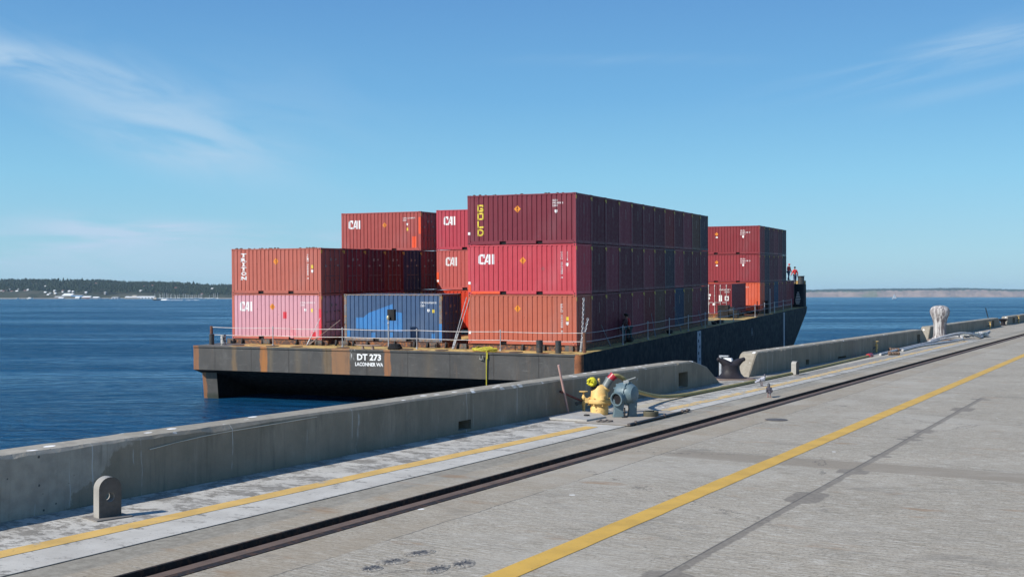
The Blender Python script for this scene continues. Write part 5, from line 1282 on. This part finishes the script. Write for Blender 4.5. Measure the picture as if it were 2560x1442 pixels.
pigeon('pale grey pigeon with barred wings walking away from the wall', Q(27.4, -8.55, .02), R(118), wingmat('plumage_pale', (.42, .42, .46), (.05, .05, .06)), weathered('plumage_neck', (.08, .08, .10), None, None, .6), 1.05)
pigeon('dark slate pigeon seen from behind, in front of the pale one', Q(24.6, -7.50, .0), R(172), wingmat('plumage_dark', (.055, .05, .065), (.02, .02, .025)), weathered('plumage_neck_dark', (.05, .05, .055), None, None, .6), 1.1)

# ------------------------------------------------------------------ far shores
def forest_material():
    m = MT('conifer_forest', .9); g = m.n.new('ShaderNodeNewGeometry'); r = m.n.new('ShaderNodeValToRGB'); m.l.new(g.outputs['Random Per Island'], r.inputs[0])
    el = r.color_ramp.elements; el[0].color = (.008, .018, .011, 1); el[1].color = (.034, .052, .022, 1); e = r.color_ramp.elements.new(.55); e.color = (.012, .026, .014, 1); e = r.color_ramp.elements.new(.85); e.color = (.020, .038, .018, 1)
    m.color(r.outputs[0]); return m.m
M_forest = forest_material()
def lerp(tab, x):
    if x <= tab[0][0]: return tab[0][1]
    for (a, p), (b, q) in zip(tab, tab[1:]):
        if x <= b: return p + (q - p) * (x - a) / (b - a)
    return tab[-1][1]
LY = 2900.0
ridge = [(-1700, 47), (-1290, 46), (-1180, 46), (-1130, 41), (-1010, 38.5), (-940, 38), (-890, 33), (-830, 31), (-760, 30.5), (-720, 28), (-690, 30), (-640, 28), (-560, 28), (-515, 23), (-480, 20), (-450, 16), (-400, 6), (-330, 1)]
def hill_h(x, y):
    d = (y - LY) / 420.0; d = max(0, min(1, d)); k = .20 * min(1, d * 9) * (1 if d > 0 else 0) + .80 * (d ** .75)
    bump_ = 2.2 * math.sin(x * .021 + y * .01) * math.sin(y * .017) * d
    return WATER + .5 + max(0, (lerp(ridge, x)) + 3.4) * k + bump_ if d > 0 else WATER - 1
def make_left_shore():
    mb = MB(); xs = [-2600 + 25 * i for i in range(95)]; ys = [LY - 10, LY, LY + 8, LY + 25, LY + 60, LY + 110, LY + 170, LY + 240, LY + 320, LY + 420, LY + 600, LY + 900]
    shore = lambda x: 14 * math.sin(x * .011) + 7 * math.sin(x * .047)
    vs = [(x, y + (shore(x) if y < LY + 100 else 0), hill_h(x, y)) for y in ys for x in xs]; n = len(xs)
    mb.add(vs, [(j * n + i, j * n + i + 1, (j + 1) * n + i + 1, (j + 1) * n + i) for j in range(len(ys) - 1) for i in range(n - 1)])
    m = MT('shore_ground', .95); col = m.mix(m.rng(m.noise(.02, 4), .4, .6), (.022, .030, .016), (.05, .05, .032)); col = m.mix(m.rng(m.xyz(2), WATER + 1.2, WATER + 2.2, 1, 0), col, (.28, .27, .25)); m.color(col)
    struct(put('hills', mb.mesh('hills'), m.m))
    rnd = random.Random(21); mb = MB(); n = 5
    for k in range(12500):
        x = rnd.uniform(-1750, -330); d = rnd.random() ** 1.05; y = LY + 14 + d * 420
        if d < .03: continue
        if -1330 < x < -900 and d < .08: continue
        if any(abs(x - a) < 5.5 and -60 < y - b < 11 for a, b in HXY): continue
        z = hill_h(x, y) - .4; h = rnd.uniform(4.5, 9.0) * (1.4 if rnd.random() < .10 else 1); r = h * rnd.uniform(.20, .33)
        if lerp(ridge, x) < 8: h *= .6; r *= .7
        c = rnd.random() < .68
        prof = [(r, h * .12), (r * .62, h * .45), (r * .70, h * .46), (.05, h)] if c else [(r * .7, h * .15), (r * 1.35, h * .42), (r * .95, h * .72), (.1, h * .86)]
        ph = rnd.random() * 6; vs = []
        for rr, zz in prof:
            for i in range(n): a = ph + 2 * math.pi * i / n; q = rr * rnd.uniform(.8, 1.2); vs.append((x + q * math.cos(a), y + q * math.sin(a), z + zz))
        mb.add(vs, [(kk * n + i, kk * n + (i + 1) % n, (kk + 1) * n + (i + 1) % n, (kk + 1) * n + i) for kk in range(3) for i in range(n)])
    o = put('forest', mb.mesh('forest', fix=False), M_forest); o['kind'] = 'stuff'; o['label'] = 'dark conifer woods covering the far left shore'; o['category'] = 'forest'
HS = sorted([(2, 727), (8, 728), (22, 723.5), (28, 728.5), (41, 728), (46, 723.5), (49, 732), (61, 727), (66, 729), (69, 724.5), (107, 738.5), (112, 731), (119, 737), (124, 733), (135, 727), (137, 733.5), (156, 727), (172, 728), (181, 729), (113, 716), (239, 709), (214, 731), (358, 716), (380, 714), (351, 727), (439, 720), (262, 731), (530, 722), (504, 735)])
HXY = []
for px_, py_ in HS:
    y_ = LY + 12
    while y_ < LY + 410 and hill_h((px_ - 1280) * y_ / 2864, y_) + 2.5 < 2.2 + (741 - py_) * y_ / 2864: y_ += 4
    HXY.append(((px_ - 1280) * y_ / 2864, y_))
make_left_shore()
def PXX(px, y=LY): return (px - 1280) / 2864 * y
WHITE = weathered('far_white', (.80, .80, .78), (.72, .72, .7), None, .6, 0, .05, 0); GREYW = weathered('far_grey', (.36, .36, .35), (.3, .3, .3), None, .7, 0, .05, 0)
BLUEW = weathered('far_blue', (.16, .34, .58), (.14, .3, .5), None, .6, 0, .05, 0); TANW = weathered('far_tan', (.50, .44, .36), (.42, .37, .3), None, .7, 0, .05, 0)
DARKW = weathered('far_dark', (.08, .08, .09), None, None, .6, 0, .05, 0); REDW = weathered('far_brown', (.24, .13, .11), None, None, .7, 0, .05, 0)
def building(px0, px1, ytop, ybot, wall, roofm, label, dep=30, y=None, roofh=.4, win=True, cat='building', name='waterfront_shed', group='buildings along the far left shore'):
    y = y or LY + 12; s = y / 2864; x0, x1 = (px0 - 1280) * s, (px1 - 1280) * s; z0 = 2.2 + (741 - ybot) * s - .6; z1 = 2.2 + (741 - ytop) * s; zw = z0 + (z1 - z0) * (1 - roofh)
    t = thing(name, label, cat, ((x0 + x1) / 2, y, z0), (0, 0, 0), group); w, h, hw = (x1 - x0) / 2, z1 - z0, zw - z0
    mb = MB(); mb.box((-w, 0, -2), (w, dep, hw)); put('wall', mb.mesh('wall'), wall, t)
    mb = MB(); mb.prism([(-.8, hw + .02), (dep + .8, hw + .02), (dep / 2, h + .02)], -w - .5, w + .5, 'x'); put('roof', mb.mesh('roof'), roofm, t)
    if win:
        mb = MB(); n = max(1, int(w / 3.5))
        for k in range(n): cx = -w + (k + .5) * 2 * w / n; mb.box((cx - w / n * .45, -.12, hw * .1), (cx + w / n * .45, -.01, hw * .7))
        put('doorway', mb.mesh('doorway'), DARKW, t)
    return t
building(154, 177.5, 733.5, 747, GREYW, WHITE, 'largest boathouse with a bright white roof on the left shore', 40, win=False)
building(177.5, 204, 736.8, 747, BLUEW, TANW, 'blue walled shed right of the white roofed boathouse', 34, roofh=.12)
building(188, 198, 741, 747.5, WHITE, WHITE, 'small white box of a shed before the blue one', 10, y=LY + 2, win=False)
building(136, 153, 740, 747.5, REDW, GREYW, 'low brown shed left of the white roofed boathouse', 16, y=LY + 8)
building(146, 158, 743, 748, GREYW, WHITE, 'low pale roofed shed by the white roofed boathouse', 10, y=LY + 1, win=False)
building(204, 225, 740, 747, REDW, WHITE, 'red-brown shed with a white roof right of the blue shed', 18, y=LY + 8, win=False)
building(231, 245, 741.5, 747.5, GREYW, WHITE, 'grey shed with white gable midway along the shore', 18, y=LY + 6, win=False)
building(279, 294, 741.8, 746.5, WHITE, GREYW, 'small white waterside house left of the long terminal', 18, y=LY + 6)
building(312, 344, 740.5, 746.5, TANW, WHITE, 'long beige waterfront terminal, left half with a tower', 25, win=True)
building(330, 340, 738, 744, TANW, TANW, 'square beige tower block on the waterfront terminal', 14, y=LY + 20, win=False)
building(344, 384, 740.3, 746, WHITE, WHITE, 'long white roofed terminal shed right of the tower', 25, win=True)
building(464, 476, 741, 745.5, WHITE, WHITE, 'white marina office among the masts', 18, y=LY + 6, win=False)
building(508, 552, 741.5, 745.0, GREYW, GREYW, 'long grey covered moorage at the right end of the shore', 18, y=LY + 6)
rnd = random.Random(9)
ORD = lambda i: (['first', 'second', 'third', 'fourth', 'fifth', 'sixth', 'seventh', 'eighth', 'ninth', 'tenth', 'eleventh', 'twelfth', 'thirteenth', 'fourteenth', 'fifteenth', 'sixteenth', 'seventeenth', 'eighteenth', 'nineteenth'] + ['twentieth'] + ['twenty-' + q for q in ('first', 'second', 'third', 'fourth', 'fifth', 'sixth', 'seventh', 'eighth', 'ninth')] + ['thirtieth'] + ['thirty-' + q for q in ('first', 'second', 'third', 'fourth', 'fifth')])[i]
hs_ = HS
adj = ['white', 'pale', 'cream', 'grey', 'light']; 
for i, (px, py) in enumerate(hs_):
    y = HXY[i][1]; c = rnd.choice([WHITE, GREYW, GREYW, TANW]); w = rnd.uniform(3.6, 5.4)
    near = 'near the left photo edge' if px < 80 else ('above the boathouse' if px < 200 else ('above the marina' if px > 400 else 'above the long terminal'))
    building(px - w / 2, px + w / 2, py - 2.2, py + 2.6, c, rnd.choice([WHITE, GREYW, REDW]), f'small {"white" if c is WHITE else ("grey" if c is GREYW else "cream")} house {near}, {ORD(i)} hillside house from the left', 9, y=y, win=False, cat='house', name='hillside_house', group='houses on the wooded far slope', roofh=.45)
# moored boats with masts
def yacht(px, mast, s=1.0, label='moored white yacht with a bare mast in the far marina', y=None, sail=False, group='yachts moored in the far marina'):
    y = y or LY - 22 + rnd.uniform(-6, 6); t = thing('yacht', label, 'boat', (PXX(px, y), y, WATER), (0, 0, rnd.uniform(-.5, .5) + (math.pi / 2 if rnd.random() < .3 else 0)), group)
    L = 5.2 * s; mb = MB(); mb.add([(-L, -.9 * s, 1.3 * s), (L * .5, -1.3 * s, 1.2 * s), (L, 0, 1.6 * s), (L * .5, 1.3 * s, 1.2 * s), (-L, .9 * s, 1.3 * s), (-L * .9, -.5 * s, 0), (L * .75, 0, 0), (-L * .9, .5 * s, 0)],
                                     [(0, 1, 2, 3, 4), (0, 5, 6, 2, 1), (4, 3, 2, 6, 7), (0, 4, 7, 5), (5, 7, 6)]); mb.box((-L * .5, -.6 * s, 1.25 * s), (L * .3, .6 * s, 1.9 * s)); put('hull', mb.mesh('hull'), WHITE, t)
    if mast:
        mb = MB(); mb.cyl((0, 0, 1.2 * s), (0, 0, mast), .26, n=5); mb.cyl((0, 0, 2.4 * s), (-L * .7, 0, 2.4 * s), .14, n=5); put('mast', mb.mesh('mast'), WHITE, t)
    return t
for i in range(34):
    px = 388 + i * 4.7 + rnd.uniform(-1.2, 1.2); y = LY - 22 + rnd.uniform(-6, 6)
    yacht(px, rnd.uniform(9, 15) if rnd.random() < .85 else 0, rnd.uniform(.8, 1.3), f'moored white yacht in the far marina, {ORD(i)} boat from its left end', y)
for i, px in enumerate((228, 250, 256, 262, 268, 298, 302, 306)): yacht(px, 0, .9, f'white motor boat moored between sheds and terminal, {ORD(i)} from the left', LY - 15 + 3 * i % 7, group='motor boats moored below the far sheds')
yacht(45, 0, 1.3, 'small white boat afloat near the left photo edge', LY - 220, group='lone white boats off the left shore'); yacht(76, 3.2, 1.7, 'white boat afloat below the hillside houses, second from the left edge', LY - 300, group='lone white boats off the left shore')
# motor launch with a wake
y = 1750.0; s = y / 2864
bt2 = thing('motor_launch', 'dark motor launch with a tan cabin crossing the bay', 'boat', (PXX(393, y), y, WATER), (0, 0, math.pi))
mb = MB(); L = 8.2; mb.add([(-L, -1.7, 1.3), (L * .5, -1.9, 1.6), (L, 0, 2.6), (L * .5, 1.9, 1.6), (-L, 1.7, 1.3), (-L, -1.3, 0), (L * .8, 0, 0), (-L, 1.3, 0)], [(0, 1, 2, 3, 4), (0, 5, 6, 2, 1), (4, 3, 2, 6, 7), (0, 4, 7, 5), (5, 7, 6)]); put('hull', mb.mesh('hull'), DARKW, bt2)
mb = MB(); mb.box((.8, -1.2, 1.4), (5.0, 1.2, 3.8)); mb.box((1.4, -1.0, 3.8), (4.0, 1.0, 4.6)); put('cabin', mb.mesh('cabin', bevel=.1), TANW, bt2)
mb = MB(); mb.cyl((3.2, 0, 4.5), (3.2, 0, 7.6), .12, n=6); put('mast', mb.mesh('mast'), DARKW, bt2)
mb = MB(); rn = random.Random(3)
for k in range(60):
    d = rn.random() ** 2 * 55; w = rn.uniform(.6, 1.8) * (1 if d > 4 else 2); cx = d; cy = rn.uniform(-1, 1) * (1 + d * .04)
    mb.ball((cx, cy, 0), w, 6, 0, (1.4, .8, .25 if d > 5 else .5))
o = put('wake', mb.mesh('wake'), WHITE, loc=(PXX(393, y) + 9.5, y, WATER)); o['kind'] = 'stuff'; o['label'] = 'white foam wake trailing the dark motor launch'; o['category'] = 'wake'
# sailboat off the right shore
y = 2700.0; t = thing('sailboat', 'white sailboat under full sail off the right-hand shore', 'boat', (PXX(2236, y), y, WATER), (0, 0, R(20)))
mb = MB(); L = 6.5; mb.add([(-L, -1.2, 1.5), (L * .5, -1.6, 1.4), (L, 0, 1.9), (L * .5, 1.6, 1.4), (-L, 1.2, 1.5), (-L * .9, -.8, 0), (L * .75, 0, 0), (-L * .9, .8, 0)], [(0, 1, 2, 3, 4), (0, 5, 6, 2, 1), (4, 3, 2, 6, 7), (0, 4, 7, 5), (5, 7, 6)]); put('hull', mb.mesh('hull'), WHITE, t)
mb = MB(); mb.cyl((0, 0, 1.2), (0, 0, 13), .16, n=6); put('mast', mb.mesh('mast'), GREYW, t)
for nm, q in (('mainsail', [(-.3, 1.8), (-5.4, 1.9), (-.3, 12.6)]), ('jib', [(.3, 11.6), (5.4, 1.6), (.3, 1.8)])):
    mb = MB(); mb.prism(q, -.05, .05, 'y'); put(nm, mb.mesh(nm), WHITE, t)

# right-hand shore: eroded bluff with woods on top
def make_right_shore():
    Y = 8600.0; k = Y / 2864
    top = [(1700, 730), (1960, 726), (2018, 724.5), (2100, 723.5), (2150, 721), (2200, 722), (2300, 720), (2400, 721), (2440, 718.5), (2480, 719.5), (2540, 720.5), (2562, 723), (2700, 724), (2900, 722), (3100, 728)]
    lip = [(1700, 735), (2018, 729), (2070, 728), (2160, 727.5), (2180, 726), (2400, 725), (2450, 724), (2560, 727), (2900, 728), (3100, 734)]
    xs = [1680 + 7 * i for i in range(210)]; rows = []
    rnd = random.Random(31)
    mb = MB(); vs = []
    for j, (dy, f) in enumerate(((-30, -.2), (0, .02), (25, .45), (45, .85), (60, 1.0), (160, 1.12), (420, 1.5), (700, 2.0), (1200, 2.0))):
        for px in xs:
            l = 2.2 + (741 - lerp(lip, px)) * k; tp = 2.2 + (741 - lerp(top, px)) * (Y + 700) / 2864 - 12
            z = WATER + (l - WATER) * f if f <= 1 else l + (tp - l) * (f - 1)
            gul = 9 * math.sin(px * .037) + 6 * math.sin(px * .11 + 2) + rnd.uniform(-2, 2)
            vs.append(((px - 1280) * k, Y + dy + (gul if j < 6 else 0), z + (rnd.uniform(-1.5, 1.5) if 1 < j < 7 else 0)))
    n = len(xs); mb.add(vs, [(j * n + i, j * n + i + 1, (j + 1) * n + i + 1, (j + 1) * n + i) for j in range(8) for i in range(n - 1)])
    m = MT('bluff_sand', .95); g = m.n.new('ShaderNodeNewGeometry'); sp = m.n.new('ShaderNodeSeparateXYZ'); m.l.new(g.outputs['Normal'], sp.inputs[0])
    col = m.mix(m.rng(m.noise(.012, 5, .6, 0, (1, 1, 3)), .35, .65), (.28, .20, .165), (.19, .14, .12)); col = m.mix(m.rng(m.noise(.006, 4, .6, 0, (1, 1, 1), (3, 3, 3)), .56, .64, 0, .7), col, (.10, .12, .06))
    col = m.mix(m.rng(sp.outputs[2], .86, .94), col, (.035, .055, .025)); m.color(col)
    struct(put('terrain', mb.mesh('terrain'), m.m))
    mb = MB(); n = 5
    for _ in range(4200):
        px = rnd.uniform(1700, 3000); d = rnd.random(); dy = 70 + d * 640; f = 1.12 + .88 * (d) if d > .1 else 1.1
        l = 2.2 + (741 - lerp(lip, px)) * k; tp = 2.2 + (741 - lerp(top, px)) * (Y + 700) / 2864 - 12; z = l + (tp - l) * min(1, f - 1) - 1
        h = rnd.uniform(9, 15); r = h * .33; x = (px - 1280) * k; y = Y + dy; vs = []
        for rr, zz in ((r, 0), (r * 1.1, h * .35), (.2, h)):
            for i in range(n): a = 2 * math.pi * i / n; vs.append((x + rr * math.cos(a), y + rr * math.sin(a), z + zz))
        mb.add(vs, [(kk * n + i, kk * n + (i + 1) % n, (kk + 1) * n + (i + 1) % n, (kk + 1) * n + i) for kk in range(2) for i in range(n)])
    o = put('forest', mb.mesh('forest', fix=False), M_forest); o['kind'] = 'stuff'; o['label'] = 'hazy woods along the top of the right-hand bluff'; o['category'] = 'forest'
make_right_shore()

# ------------------------------------------------------------------ air
mb = MB(); mb.box((-12600, -1000, WATER - 2.5), (12600, 12600, 95)); hz = mb.mesh('haze')
m = bpy.data.materials.new('haze_air'); m.use_nodes = True; nt = m.node_tree; nt.nodes.clear()
pv = nt.nodes.new('ShaderNodeVolumePrincipled'); pv.inputs['Density'].default_value = 4.5e-5; pv.inputs['Color'].default_value = (.55, .80, 1.0, 1); pv.inputs['Anisotropy'].default_value = 0.0
oo = nt.nodes.new('ShaderNodeOutputMaterial'); nt.links.new(pv.outputs[0], oo.inputs['Volume'])
o = put('haze', hz, m); o['kind'] = 'stuff'; o['label'] = 'faint blue haze over the bay'; o['category'] = 'haze'
